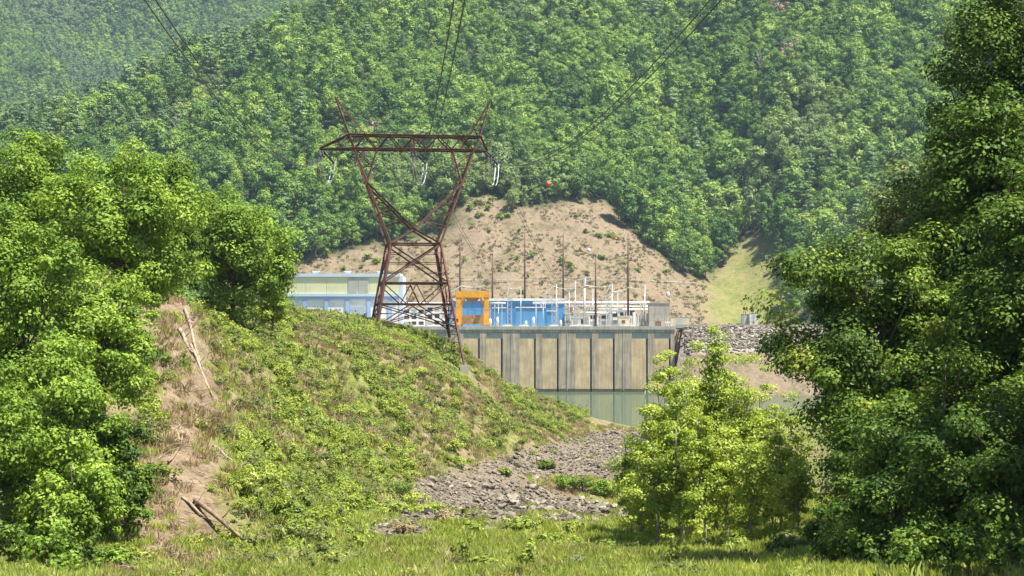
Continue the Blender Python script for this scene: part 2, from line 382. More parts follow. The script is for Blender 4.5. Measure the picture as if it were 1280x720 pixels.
def gz(X, Y):
    X = np.asarray(X, float); Y = np.asarray(Y, float)
    fx = np.clip((X - GX0) / GS, 0, len(gx) - 1.001); fy = np.clip((Y - GY0) / GS, 0, len(gy) - 1.001)
    ix = fx.astype(int); iy = fy.astype(int); fx = fx - ix; fy = fy - iy
    return (GZ[iy, ix] * (1 - fx) + GZ[iy, ix + 1] * fx) * (1 - fy) + (GZ[iy + 1, ix] * (1 - fx) + GZ[iy + 1, ix + 1] * fx) * fy
def hit(px, py, d0=56, d1=460):
    """first point of the near ground under a pixel"""
    d = np.arange(d0, d1, 0.5); a = P(px, py, 1.0)
    X = a.x * d; Z = CAMZ + (a.z - CAMZ) * d
    k = np.nonzero(Z <= gz(X, d))[0]
    if len(k) == 0: return None
    i = k[0]; return Vector((float(X[i]), float(d[i]), float(gz(X[i], d[i]))))

RUB_A = [(505, 598), (560, 590), (625, 572), (680, 555), (745, 538), (790, 538), (840, 560), (840, 604), (760, 602), (690, 598), (640, 600), (560, 596)]
RUB_B = [(440, 665), (470, 640), (520, 598), (560, 590), (640, 602), (720, 622), (790, 640), (800, 658), (755, 662), (700, 652), (650, 648), (590, 655), (540, 672), (480, 684)]
SAND = [(500, 612), (560, 580), (700, 545), (730, 530), (790, 535), (830, 610), (720, 625), (600, 600)]
BARE = [(150, 380), (185, 372), (232, 368), (222, 430), (262, 470), (280, 505), (252, 540), (285, 590), (262, 630), (290, 680), (270, 725), (100, 730), (185, 600)]
GPX, GPY = proj(GXX, GYY, GZ)
rub = (in_poly(GPX, GPY, RUB_A) | in_poly(GPX, GPY, RUB_B)) & (GYY > 95) & (GYY < 430)
sand = in_poly(GPX, GPY, SAND) & (GYY > 95)
bare = in_poly(GPX, GPY, BARE) & (GYY < 160)
def blur(a, k=2):
    a = a.astype(float)
    for _ in range(k):
        p = np.pad(a, 1, mode='edge'); a = (p[1:-1, 1:-1] * 2 + p[:-2, 1:-1] + p[2:, 1:-1] + p[1:-1, :-2] + p[1:-1, 2:]) / 6
    return a
rub_f = blur(rub); sand_f = blur(sand); bare_f = blur(bare)
pn = fbm(GXX / 7.0, GYY / 11.0, 21)           # patchiness of the plant cover
DRY = sstep(0.46, 0.58, fbm(GXX / 5.0 + 40, GYY / 9.0, 33))
grass_f = np.clip(0.85 - bare_f - 0.5 * sand_f - 0.6 * DRY, 0, 1)
nx, ny = len(gx), len(gy)
idx = np.arange(nx * ny).reshape(ny, nx)
gf = np.stack([idx[:-1, :-1], idx[:-1, 1:], idx[1:, 1:], idx[1:, :-1]], -1).reshape(-1, 4)
gm = mesh_from('ground', np.stack([GXX, GYY, GZ], -1).reshape(-1, 3), gf, M['ground'], True)
add_attr(gm, 'grass', grass_f); add_attr(gm, 'rubble', rub_f)
ground = link(bpy.data.objects.new('ground', gm)); tag(ground, kind='structure')

# ------------------------------------------------------------------ lake
m = MB(); m.add([(-1500, 300, 0), (1500, 300, 0), (1500, 905, 0), (-1500, 905, 0)], [(0, 1, 2, 3)])
lake = m.build('lake', M['water']); tag(lake, kind='structure')

# ------------------------------------------------------------------ far shore and forested hill
DECK = 29.0
def foot_y(X): return 942 + 75 * np.exp(-((X - 122) / 40.0) ** 2) + 25 * (vnoise(X / 90.0, X * 0, 5) - 0.5)
RX = [-1200, -700, -373, -297, -190, 0, 300, 900, 1500]; RZ = [30, 45, 122, 160, 232, 375, 450, 480, 480]
def hill_z(X, Y):
    bank = sstep(-3, 3, X - 73.5) + sstep(-3, 3, -X - 125)         # rip-rap banks beside the powerhouse
    b0 = 800 * bank + 872 * (1 - bank); b1 = 852 * bank + 876 * (1 - bank)
    low = -6 + (DECK - 0.2 + 6) * np.clip((Y - b0) / (b1 - b0), 0, 1)
    t = Y - foot_y(X)
    up = np.where(t > 0, 0.5 * t * t / (np.abs(t) + 14), 0)
    k = sstep(20, 220, t)
    up = up + k * (fbm(X / 210.0, Y / 260.0, 41, 3) - 0.5) * 75 + k * (fbm(X / 60.0, Y / 70.0, 45, 3) - 0.5) * 16
    z1 = low + up + sstep(0, 30, t) * (fbm(X / 22.0, Y / 22.0, 49, 3) - 0.5) * 6 - sstep(8, 50, t) * 5.0 * np.maximum(0, 0.62 - np.abs(fbm(X / 26.0, Y / 120.0, 57, 3) - 0.5) * 9)
    rz = np.interp(X, RX, RZ) + 14 * (fbm(X / 80.0, X * 0, 53, 3) - 0.5)
    q = 22.0; z = -q * np.logaddexp(-z1 / q, -rz / q)
    yr = foot_y(X) + 2.1 * (rz - 29) + 90
    return z - 0.3 * np.maximum(0, Y - yr)
hx = np.arange(-800, 1001, 6.0); hy = np.concatenate([np.arange(780, 940, 3.0), np.arange(940, 1130, 4.0), np.arange(1130, 2201, 9.0)])
HXX, HYY = np.meshgrid(hx, hy); HZ = hill_z(HXX, HYY)
HPX, HPY = proj(HXX, HYY, HZ)
BARE_H = [(340, 420), (362, 335), (400, 321), (440, 312), (480, 306), (530, 298), (562, 290), (575, 262), (592, 246), (612, 243), (640, 262), (668, 258), (700, 256), (740, 250), (757, 252), (772, 268), (800, 300), (822, 314), (850, 342), (880, 352), (900, 340), (912, 318), (922, 303), (940, 296), (965, 294), (968, 310), (980, 340), (1000, 420)]
GRASS_H = [(880, 405), (884, 372), (895, 345), (912, 318), (922, 303), (940, 296), (965, 294), (972, 320), (985, 345), (1000, 405)]
bare_h = in_poly(HPX, HPY, BARE_H) & (HYY < 1130) | (HYY < 950)
grass_h = in_poly(HPX, HPY, GRASS_H) & (HYY < 1130)
hn = fbm(HXX / 25.0, HYY / 25.0, 61)
rubb_h = ((HYY < 856) & (HZ > DECK - 14 + 6 * hn)).astype(float)
nx, ny = len(hx), len(hy); idx = np.arange(nx * ny).reshape(ny, nx)
hf = np.stack([idx[:-1, :-1], idx[:-1, 1:], idx[1:, 1:], idx[1:, :-1]], -1).reshape(-1, 4)
hm = mesh_from('hillside', np.stack([HXX, HYY, HZ], -1).reshape(-1, 3), hf, M['hill'], True)
add_attr(hm, 'bare', blur(bare_h, 1)); add_attr(hm, 'grass', blur(grass_h, 2)); add_attr(hm, 'rubble', rubb_h)
hill = link(bpy.data.objects.new('hillside', hm)); tag(hill, kind='structure')

def far_z(X, Y):
    t = np.maximum(0, Y - 2180)
    return 20 + 0.66 * t * t / (t + 60) + sstep(0, 300, t) * (fbm(X / 420.0, Y / 420.0, 71, 3) - 0.5) * 190 + sstep(0, 200, t) * (fbm(X / 120.0, Y / 120.0, 75, 3) - 0.5) * 35
fx_ = np.arange(-1700, 1701, 20.0); fy_ = np.arange(2180, 3801, 20.0)
FXX, FYY = np.meshgrid(fx_, fy_); FZ = far_z(FXX, FYY)
nx, ny = len(fx_), len(fy_); idx = np.arange(nx * ny).reshape(ny, nx)
ff = np.stack([idx[:-1, :-1], idx[:-1, 1:], idx[1:, 1:], idx[1:, :-1]], -1).reshape(-1, 4)
fm = mesh_from('far_hill', np.stack([FXX, FYY, FZ], -1).reshape(-1, 3), ff, M['hill'], True)
for a in ('bare', 'grass', 'rubble'): add_attr(fm, a, np.zeros(len(fx_) * len(fy_)))
farh = link(bpy.data.objects.new('far_hill', fm)); tag(farh, kind='structure')
m = MB(); m.add([(-2500, -300, -8.5), (2500, -300, -8.5), (2500, 4200, -8.5), (-2500, 4200, -8.5)], [(0, 1, 2, 3)])
bed = m.build('lake_bed', M['ground']); tag(bed, kind='structure')

# ------------------------------------------------------------------ haze
m = MB(); m.box(-2600, 2600, -400, 4300, -9.6, 1400)
HZM = bpy.data.materials.new('haze_air'); HZM.use_nodes = True; hn_ = HZM.node_tree
hn_.nodes.remove(hn_.nodes['Principled BSDF']); pv = hn_.nodes.new('ShaderNodeVolumePrincipled')
pv.inputs['Color'].default_value = (0.58, 0.80, 1.0, 1); pv.inputs['Density'].default_value = 0.000052; pv.inputs['Anisotropy'].default_value = 0.2
hn_.links.new(pv.outputs[0], hn_.nodes['Material Output'].inputs['Volume'])
haze = m.build('haze', HZM); tag(haze, 'thin pale summer haze filling the valley air', 'haze', kind='stuff')

# ------------------------------------------------------------------ leaves, crowns, trees
def leaf_quads(c, n, s, rng, w=0.62):
    """one folded, pointed leaf per centre"""
    N = len(c); n = n / np.linalg.norm(n, axis=1, keepdims=True)
    t = rng.normal(size=(N, 3)); t -= n * (t * n).sum(1, keepdims=True); t /= np.linalg.norm(t, axis=1, keepdims=True) + 1e-9
    b = np.cross(n, t); s = s[:, None]
    v = np.empty((N, 4, 3))
    v[:, 0] = c - t * s * 0.5; v[:, 1] = c + b * s * w * 0.5 - n * s * 0.12 + t * s * 0.06
    v[:, 2] = c + t * s * 0.5 - n * s * 0.1; v[:, 3] = c - b * s * w * 0.5 - n * s * 0.12 + t * s * 0.06
    return v.reshape(-1, 3), np.arange(4 * N).reshape(N, 4)
def crown(rng, H, c0, rx, ry, rz, nclump, rc, nleaf, ls, lobes=0.28, inner=0.5, flat=0.7, low=-0.85, cone=0.0, jit=0.34, lv=0.15, boughs=0, pull=0.4):
    """foliage: clumps of leaves spread through an uneven ellipsoid (centre height c0); returns verts, faces, tint, clump centres"""
    d = rng.normal(size=(nclump * 2, 3)); d /= np.linalg.norm(d, axis=1, keepdims=True)
    d = d[d[:, 2] > low][:nclump]; k = len(d)
    ph = rng.uniform(0, 6.28, 6)
    az = np.arctan2(d[:, 1], d[:, 0]); el = np.arcsin(np.clip(d[:, 2], -1, 1))
    env = 1 + lobes * (np.sin(3 * az + ph[0]) * np.cos(2 * el + ph[1]) * 0.5 + np.sin(2 * az + 3 * el + ph[2]) * 0.45 + np.sin(5 * az - 4 * el + ph[3]) * 0.35 + rng.normal(size=k) * 0.22)
    fac = 1 - (1 - inner) * rng.random(k) ** 1.8
    cc = d * (env * fac)[:, None]
    if boughs:                                   # gather the clumps into separate boughs with gaps between
        bd = rng.normal(size=(boughs, 3)); bd /= np.linalg.norm(bd, axis=1, keepdims=True); bc = bd * rng.uniform(0.55, 0.98, (boughs, 1))
        j = ((cc[:, None] - bc[None]) ** 2).sum(-1).argmin(1); cc = cc + pull * (bc[j] - cc) * rng.uniform(0.5, 1.2, (k, 1))
    if cone: cc[:, :2] *= (1 - cone * (cc[:, 2:] + 1) / 2)
    cc = cc * np.array([rx, ry, rz]) + np.array([0, 0, c0])
    r = rc * rng.uniform(0.6, 1.35, k)
    ci = np.repeat(np.arange(k), nleaf)
    ld = rng.normal(size=(len(ci), 3)); ld[:, 2] += 0.25; ld /= np.linalg.norm(ld, axis=1, keepdims=True)
    rad = r[ci] * (0.35 + 0.75 * rng.random(len(ci)) ** 0.6)
    stray = rng.random(len(ci)) < 0.06; rad = np.where(stray, rad * 1.35, rad)
    pos = cc[ci] + ld * rad[:, None] * np.array([1, 1, flat])
    out = d[ci]
    nr = ld * 0.95 + out * 0.3 + np.array([0, 0, 0.5]) + rng.normal(size=ld.shape) * jit
    sz = ls * rng.uniform(0.5, 1.5, len(ci))
    v, f = leaf_quads(pos, nr, sz, rng)
    tint = np.clip(rng.normal(0.5, 0.17, k)[ci] + rng.normal(0, lv, len(ci)), 0, 1)
    return v, f, np.repeat(tint, 4), cc
def trunk_mb(rng, H, r0, centres, nb, lean=0.03, z0=-0.5, first=0.3):
    m = MB(); lx, ly = rng.normal(0, lean, 2) * H
    def axis(t): return Vector((lx * t * t + 0.02 * H * math.sin(5 * t + lx), ly * t * t + 0.02 * H * math.sin(4 * t + ly), z0 + (H - z0) * t))
    ts = np.linspace(0, 1, 9)
    m.tube([axis(t) for t in ts], [r0 * (1.35 if t == 0 else 1) * (1 - 0.9 * t) + 0.01 for t in ts], 7)
    if nb:
        pick = rng.choice(len(centres), min(nb, len(centres)), replace=False)
        for i in pick:
            e = Vector(centres[i]); t = max(first, min(0.92, (e.z / H) * rng.uniform(0.55, 0.85))); a = axis(t)
            if e.z < a.z - 0.25 * H: continue
            mid = a.lerp(e, 0.5) + Vector((rng.normal(0, .1), rng.normal(0, .1), 0.06 * (e - a).length))
            rb = r0 * (1 - 0.9 * t) * 0.55
            m.tube([a, mid, e], [rb, rb * 0.6, max(0.006, rb * 0.15)], 5)
    return m
def tree(name, base, H, label, cat, rx, ry, rz, c0, nclump, rc, nleaf, ls, mat, seed, r0=0.2, bark='bark', nb=30, group=None, **kw):
    rng = np.random.default_rng(seed)
    root = empty(name, base, label, cat, group)
    v, f, t, cc = crown(rng, H, c0, rx, ry, rz, nclump, rc, nleaf, ls, **kw)
    ob = bpy.data.objects.new('trunk', mesh_from('trunk', *(lambda q: (q.v, q.f))(trunk_mb(rng, H * 0.93, r0, cc, nb)), M[bark], True)); link(ob); ob.parent = root
    child('crown', mesh_from('crown', v, f, M[mat], False, t), root)
    return root
def at(px, d, dz=0.0):
    x = (px - 640) / F * d; return Vector((x, d, float(gz(x, d)) + dz))

def near_tree(name, px, d, top, wpx, label, mat, seed, bottom=None, dens=1.0, ls=0.24, group=None, bark='bark', r0k=0.016, **kw):
    """tree rooted on the ground at column px, distance d, crown top at row `top`, half width wpx pixels"""
    b = at(px, d); zt = P(px, top, d).z; H = zt - b.z; rx = wpx * d / F
    zb = P(px, bottom, d).z - b.z if bottom else H * 0.12
    zb = max(zb, 0.3); rz = (H - zb) / 2; c0 = zb + rz
    vol = (rx * rx * rz) ** (1 / 3.0); rc = max(0.4, 0.15 * vol + 0.2)
    ncl = int(dens * 2.9 * (rx * rz * 4) / (rc * rc) * 0.62)
    ls = ls * 0.86; kw.setdefault('inner', 0.12); kw.setdefault('pull', 0.4); kw.setdefault('boughs', 22 if rx * rz > 12 else 12); kw.setdefault('lobes', 0.36)
    nleaf = int(165 * (rc / 0.95) ** 2 * (0.24 / ls) ** 2)
    return tree(name, b, H, label, 'tree', rx, rx * 0.95, rz * 0.97, c0, ncl, rc, max(30, nleaf), ls, mat, seed, r0k * H + 0.03, bark, 26, group, **kw)

# left bank trees
near_tree('broadleaf_tree', 150, 126, 168, 92, 'tall broadleaf tree with bright spreading crown beside the round-crowned tree on the bank', 'leaf_left', 11, bottom=420, ls=0.27)
near_tree('broadleaf_tree', 35, 132, 158, 80, 'tall broadleaf tree standing behind the others at the back of the bank thicket', 'leaf_left', 12, bottom=420, ls=0.27)
near_tree('round_tree', 288, 172, 232, 76, 'round-crowned full green tree at the top of the bare bank', 'leaf_left', 13, bottom=470, ls=0.30, inner=0.3, lobes=0.15, dens=1.15, low=-1.0, pull=0.25)
near_tree('broadleaf_tree', 338, 186, 300, 26, 'small bright yellow-green tree beside the round-crowned tree on the bank', 'leaf_sapling', 14, bottom=460, ls=0.26, low=-1.0)
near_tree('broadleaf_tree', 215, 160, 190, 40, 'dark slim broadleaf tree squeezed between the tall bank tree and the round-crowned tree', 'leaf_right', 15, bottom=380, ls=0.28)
near_tree('broadleaf_tree', 25, 103, 245, 85, 'broad leafy tree in the middle of the bank thicket', 'leaf_left', 16, bottom=640, ls=0.235)
near_tree('broadleaf_tree', 125, 108, 330, 72, 'rounded leafy tree overhanging the bare strip of the bank', 'leaf_left', 17, bottom=640, ls=0.235)
near_tree('broadleaf_tree', 70, 94, 425, 82, 'low bushy broadleaf tree in front of the bank thicket', 'leaf_left', 18, bottom=800, ls=0.22)
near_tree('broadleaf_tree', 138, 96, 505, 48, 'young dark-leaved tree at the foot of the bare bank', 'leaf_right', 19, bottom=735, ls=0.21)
near_tree('broadleaf_tree', -20, 90, 470, 70, 'shaded broadleaf tree at the outer edge of the bank thicket', 'leaf_left', 20, bottom=800, ls=0.21)
near_tree('broadleaf_tree', -70, 120, 190, 80, 'tall tree at the far outer side of the bank thicket', 'leaf_left', 21, bottom=600, ls=0.36, dens=0.7)
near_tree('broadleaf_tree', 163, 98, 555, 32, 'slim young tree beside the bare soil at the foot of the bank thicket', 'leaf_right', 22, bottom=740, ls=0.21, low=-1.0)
near_tree('broadleaf_tree', 95, 89, 570, 62, 'low spreading young tree at the front of the bank thicket', 'leaf_left', 23, bottom=830, ls=0.21, low=-1.0)
# right bank trees
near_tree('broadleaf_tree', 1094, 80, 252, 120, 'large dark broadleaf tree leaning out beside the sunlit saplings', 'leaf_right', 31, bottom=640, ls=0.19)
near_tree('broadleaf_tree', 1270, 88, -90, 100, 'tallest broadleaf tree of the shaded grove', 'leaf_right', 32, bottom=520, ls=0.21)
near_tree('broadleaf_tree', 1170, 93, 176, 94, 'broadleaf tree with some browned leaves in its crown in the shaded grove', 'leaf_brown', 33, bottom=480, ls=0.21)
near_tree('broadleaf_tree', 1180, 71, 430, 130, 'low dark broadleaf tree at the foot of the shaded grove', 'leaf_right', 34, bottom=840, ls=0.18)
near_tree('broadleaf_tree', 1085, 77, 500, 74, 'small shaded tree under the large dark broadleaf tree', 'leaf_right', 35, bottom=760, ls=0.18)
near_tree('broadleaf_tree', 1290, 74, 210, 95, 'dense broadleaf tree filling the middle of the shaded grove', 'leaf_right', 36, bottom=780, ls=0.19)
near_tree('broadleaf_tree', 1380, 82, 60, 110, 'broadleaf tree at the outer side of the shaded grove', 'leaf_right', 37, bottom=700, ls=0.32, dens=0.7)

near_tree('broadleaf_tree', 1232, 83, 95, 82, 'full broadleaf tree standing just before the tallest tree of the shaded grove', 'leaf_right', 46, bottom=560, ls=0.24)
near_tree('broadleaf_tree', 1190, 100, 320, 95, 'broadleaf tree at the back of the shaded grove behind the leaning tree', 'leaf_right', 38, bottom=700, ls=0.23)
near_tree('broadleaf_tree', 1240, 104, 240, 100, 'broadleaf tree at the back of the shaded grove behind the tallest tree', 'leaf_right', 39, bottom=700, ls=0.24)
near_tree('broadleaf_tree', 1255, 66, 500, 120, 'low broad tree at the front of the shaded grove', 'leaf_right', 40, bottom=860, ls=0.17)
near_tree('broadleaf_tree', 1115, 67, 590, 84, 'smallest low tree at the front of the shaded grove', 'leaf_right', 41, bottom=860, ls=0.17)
for i, (px_, d_) in enumerate(((1580, 66), (1640, 74), (1520, 60), (1405, 66))):  # unseen trees beyond the frame, added to cast shade on the grove
    near_tree('broadleaf_tree', px_, d_, -60, 150 if i < 3 else 100, 'tall broadleaf tree added out of view to shade the grove', 'leaf_right', 42 + i, bottom=700, ls=0.5, dens=0.6, group='outer trees added to shade the grove')

# sunlit saplings beside the stony bed
sap = [(800, 104, 520, 22), (822, 100, 470, 26), (842, 103, 446, 28), (862, 99, 448, 26), (884, 105, 428, 27), (905, 100, 410, 22), (926, 103, 432, 28), (946, 99, 458, 26), (966, 102, 470, 28), (985, 97, 505, 26),
       (832, 95, 540, 28), (858, 94, 520, 28), (890, 93, 505, 30), (918, 94, 528, 28), (948, 92, 540, 30), (812, 98, 570, 24), (975, 92, 580, 28), (875, 97, 470, 26), (1002, 99, 500, 26), (1008, 94, 560, 26)]
for i, (px, d, top, w) in enumerate(sap):
    t = near_tree('sapling', px - 12, d, top + 4, w * 1.2, 'slender yellow-green sapling in the sunlit clump beside the stony bed', 'leaf_sapling', 50 + i,
              bottom=695, ls=0.16, low=-1.0, dens=0.7 if i in (2, 5) else 0.34, group='sunlit saplings beside the stony bed', bark='pale_bark', inner=0.1, lobes=0.12 if i in (2, 5) else 0.34, cone=0.45, flat=0.55, jit=0.6, r0k=0.006, boughs=0, lv=0.25)
    if i == 5: t['label'] = 'tallest slender sapling, its top shoot standing above the sunlit clump'; del t['group']

# ------------------------------------------------------------------ scatter (only for what nobody could count)
def variants(cname, makers, mat):
    c = bpy.data.collections.new(cname)
    for k, mk in enumerate(makers):
        v, f, t = mk; o = bpy.data.objects.new('%s_%02d' % (cname, k), mesh_from(cname, v, f, mat, False, t)); c.objects.link(o)
    return c
def scatter(name, pts, rot, scl, ids, coll, label, cat):
    me = bpy.data.meshes.new(name); n = len(pts)
    me.vertices.add(n); me.vertices.foreach_set('co', np.asarray(pts, np.float32).ravel())
    a = me.attributes.new('rot', 'FLOAT_VECTOR', 'POINT'); a.data.foreach_set('vector', np.asarray(rot, np.float32).ravel())
    a = me.attributes.new('scl', 'FLOAT_VECTOR', 'POINT'); a.data.foreach_set('vector', np.asarray(scl, np.float32).ravel())
    a = me.attributes.new('pick', 'INT', 'POINT'); a.data.foreach_set('value', np.asarray(ids, np.int32))
    o = link(bpy.data.objects.new(name, me)); tag(o, label, cat, kind='stuff')
    g = bpy.data.node_groups.new(name + '_nodes', 'GeometryNodeTree')
    g.interface.new_socket('Geometry', in_out='INPUT', socket_type='NodeSocketGeometry')
    g.interface.new_socket('Geometry', in_out='OUTPUT', socket_type='NodeSocketGeometry')
    gi = g.nodes.new('NodeGroupInput'); go = g.nodes.new('NodeGroupOutput'); ip = g.nodes.new('GeometryNodeInstanceOnPoints')
    ci = g.nodes.new('GeometryNodeCollectionInfo'); ci.inputs['Collection'].default_value = coll
    ci.inputs['Separate Children'].default_value = True; ci.inputs['Reset Children'].default_value = True
    def na(nm, ty):
        x = g.nodes.new('GeometryNodeInputNamedAttribute'); x.data_type = ty; x.inputs['Name'].default_value = nm; return x.outputs[0]
    L = g.links.new
    L(gi.outputs[0], ip.inputs['Points']); L(ci.outputs[0], ip.inputs['Instance']); ip.inputs['Pick Instance'].default_value = True
    L(na('pick', 'INT'), ip.inputs['Instance Index'])
    er = g.nodes.new('FunctionNodeEulerToRotation'); L(na('rot', 'FLOAT_VECTOR'), er.inputs[0]); L(er.outputs[0], ip.inputs['Rotation'])
    L(na('scl', 'FLOAT_VECTOR'), ip.inputs['Scale']); L(ip.outputs[0], go.inputs[0])
    md = o.modifiers.new('scatter', 'NODES'); md.node_group = g
    return o
def rs(rng, n, tilt=0.15): return np.stack([rng.normal(0, tilt, n), rng.normal(0, tilt, n), rng.uniform(0, 6.28, n)], -1)
def s3(s, rng, j=0.15): return np.stack([s * rng.uniform(1 - j, 1 + j, len(s)), s * rng.uniform(1 - j, 1 + j, len(s)), s * rng.uniform(1 - j, 1 + j, len(s))], -1)

# ---- hill trees
rng = np.random.default_rng(5)
hill_crowns = []; hill_cc = []
for k in range(7):
    wd = rng.uniform(0.85, 1.2); v, f, t, cc = crown(rng, 14, 7.2 * (1.5 - wd * 0.5), 4.0 * wd, 4.0 * wd, 5.9 * (1.5 - wd * 0.5), 26, 1.7, 84, 0.72, lobes=0.32, inner=0.55, flat=0.85, low=-0.8, jit=0.12, lv=0.05)
    hill_crowns.append((v, f, t)); hill_cc.append(cc)
pine_crowns = []
for k in range(3):
    v, f, t, cc = crown(rng, 16, 9.5, 3.0, 3.0, 6.5, 30, 1.15, 50, 0.6, lobes=0.2, inner=0.3, flat=0.45, low=-0.9, cone=0.75, jit=0.15, lv=0.05)
    pine_crowns.append((v, f, t))
wood_c = bpy.data.collections.new('wood')
hill_me = [mesh_from('crown', *q[:2], M['leaf_hill'], False, q[2]) for q in hill_crowns]
pine_me = [mesh_from('crown', *q[:2], M['leaf_pine'], False, q[2]) for q in pine_crowns]
dead_me = mesh_from('crown', *hill_crowns[0][:2], M['leaf_dead'], False, hill_crowns[0][2])
snag_mb = trunk_mb(np.random.default_rng(18), 15, 0.35, hill_cc[1] * np.array([.8, .8, 1.25]), 24, z0=-1.5, first=0.35); snag_me = mesh_from('crown', snag_mb.v, snag_mb.f, M['pale_bark'])
for k, me in enumerate(hill_me + pine_me + [dead_me, snag_me]): wood_c.objects.link(bpy.data.objects.new('wood_%02d' % k, me))
tm = trunk_mb(np.random.default_rng(8), 12, 0.26, hill_cc[0], 10, z0=-1.5); hill_trunk = mesh_from('trunk', tm.v, tm.f, M['bark'], True)

sp_ = 8.2
X0, Y0 = np.meshgrid(np.arange(-620, 760, sp_), np.arange(925, 1960, sp_)); X0 = X0.ravel(); Y0 = Y0.ravel()
X0 = X0 + rng.uniform(-3, 3, len(X0)); Y0 = Y0 + rng.uniform(-3, 3, len(Y0)); Z0 = hill_z(X0, Y0)
px, py = proj(X0, Y0, Z0)
keep = ~(in_poly(px, py, BARE_H) & (Y0 < 1135)) & (Y0 > foot_y(X0) + 4) & (px > -160) & (px < 1440) & (py > -130)
rz_ = np.interp(X0, RX, RZ); keep &= Y0 < foot_y(X0) + 2.1 * (rz_ - 29) + 220
keep &= fbm(X0 / 16 + 3, Y0 / 16, 87, 2) > 0.24
keep &= ~((X0 > -160) & (X0 < 140) & (Y0 < 955))
X0, Y0, Z0, px, py = [a[keep] for a in (X0, Y0, Z0, px, py)]
pine_n = fbm(X0 / 120.0 + 9, Y0 / 150.0, 81, 3) + 0.10 * sstep(80, 350, X0) + 0.12 * sstep(-140, -320, X0)
is_pine = (pine_n + rng.normal(0, 0.09, len(X0))) > 0.72
pick = np.where(is_pine, 7 + rng.integers(0, 3, len(X0)), rng.integers(0, 7, len(X0)))
pick = np.where(rng.random(len(X0)) < 0.003, 10, pick); pick = np.where((rng.random(len(X0)) < 0.008) & (Y0 > 1150), 11, pick)
sc = np.clip(rng.lognormal(0.17, 0.27, len(X0)), 0.65, 2.1) * (0.9 + 0.25 * fbm(X0 / 50, Y0 / 50, 85, 2)); rot = rs(rng, len(X0), 0.06); scl = s3(sc, rng, 0.14)
# the 300 that show largest: nearest the camera, in view between the two near groves
vis = (px > 330) & (px < 985); near = np.argsort(np.where(vis, Y0, 1e9))[:300]
LAB = {0: 'rounded green broadleaf tree along the forest edge above the bare slope', 1: 'narrow dull green pine along the forest edge above the bare slope', 2: 'brown dead-leaved tree along the forest edge above the bare slope'}
allm = hill_me + pine_me + [dead_me, snag_me]
for i in near:
    k = int(pick[i]); kind = 0 if k < 7 else (1 if k < 10 else 2)
    o = empty('pine_tree' if kind == 1 else 'forest_tree', (X0[i], Y0[i], Z0[i]), LAB[kind], 'tree', ('pines' if kind == 1 else 'broadleaf trees' if kind == 0 else 'dead trees') + ' at the forest edge')
    o.rotation_euler = rot[i]; o.scale = scl[i]
    child('trunk', hill_trunk, o); child('crown', allm[k], o)
rest = np.ones(len(X0), bool); rest[near] = False
scatter('forest', np.stack([X0, Y0, Z0], -1)[rest], rot[rest], scl[rest], pick[rest], wood_c, 'dense green mixed forest covering the steep hillside', 'forest')
X1, Y1 = np.meshgrid(np.arange(-1000, -60, 8.5), np.arange(2380, 3300, 8.5)); X1 = X1.ravel() + rng.uniform(-3.5, 3.5, X1.size); Y1 = Y1.ravel() + rng.uniform(-3.5, 3.5, Y1.size)
Z1 = far_z(X1, Y1); px, py = proj(X1, Y1, Z1); k = (px > -120) & (px < 460) & (py > -90) & (py < 260)
X1, Y1, Z1 = X1[k], Y1[k], Z1[k]; n1 = len(X1)
scatter('far_forest', np.stack([X1, Y1, Z1], -1), rs(rng, n1, 0.06), s3(rng.uniform(1.0, 1.75, n1), rng), np.where(fbm(X1 / 200, Y1 / 200, 91, 3) > 0.6, 7 + rng.integers(0, 3, n1), rng.integers(0, 7, n1)), wood_c, 'hazy blue-green forest on the farther ridge', 'forest')

# ---- ground cover near
def bush_var(rng, r, h, nc, nl, ls, flat=0.8):
    v, f, t, cc = crown(rng, h, h * 0.45, r, r, h * 0.5, nc, r * 0.42, nl, ls, lobes=0.35, inner=0.2, flat=flat, low=-0.3); return v, f, t
def tuft_var(rng, nb, h, spread, w=0.035):
    a = rng.uniform(0, 6.28, nb); r = spread * np.sqrt(rng.random(nb)); bx = np.cos(a) * r; by = np.sin(a) * r
    hh = h * rng.uniform(0.5, 1.15, nb); a2 = rng.uniform(0, 6.28, nb); ln = hh * rng.uniform(0.1, 0.6, nb); a3 = rng.uniform(0, 6.28, nb)
    v = np.empty((nb, 4, 3)); wx = np.cos(a3) * w; wy = np.sin(a3) * w
    v[:, 0] = np.stack([bx - wx, by - wy, np.full(nb, -0.06)], -1); v[:, 1] = np.stack([bx + wx, by + wy, np.full(nb, -0.06)], -1)
    mx_ = bx + np.cos(a2) * ln * 0.4; my_ = by + np.sin(a2) * ln * 0.4
    v[:, 2] = np.stack([mx_ + wx * .8, my_ + wy * .8, hh * 0.6], -1); v[:, 3] = np.stack([bx + np.cos(a2) * ln, by + np.sin(a2) * ln, hh], -1)
    return v.reshape(-1, 3), np.arange(4 * nb).reshape(nb, 4), np.repeat(rng.random(nb), 4)
rng = np.random.default_rng(77)
bushes = variants('shrub_clump', [bush_var(rng, 0.75, 0.75, 13, 34, 0.15) for _ in range(4)] + [bush_var(rng, 0.5, 0.4, 8, 26, 0.13) for _ in range(2)] + [bush_var(rng, 0.4, 1.3, 9, 26, 0.13)], M['leaf_bush'])
olives = variants('olive_clump', [bush_var(rng, 0.6, 0.6, 9, 28, 0.13) for _ in range(3)] + [bush_var(rng, 0.35, 1.2, 8, 26, 0.11)], M['leaf_olive'])
dryc = variants('dry_tuft', [tuft_var(rng, 46, 0.45, 0.45, 0.02) for _ in range(4)], M['leaf_dry'])
grassc = variants('grass_tuft', [tuft_var(rng, 60, 0.36, 0.45, 0.016) for _ in range(4)], M['leaf_grass'])

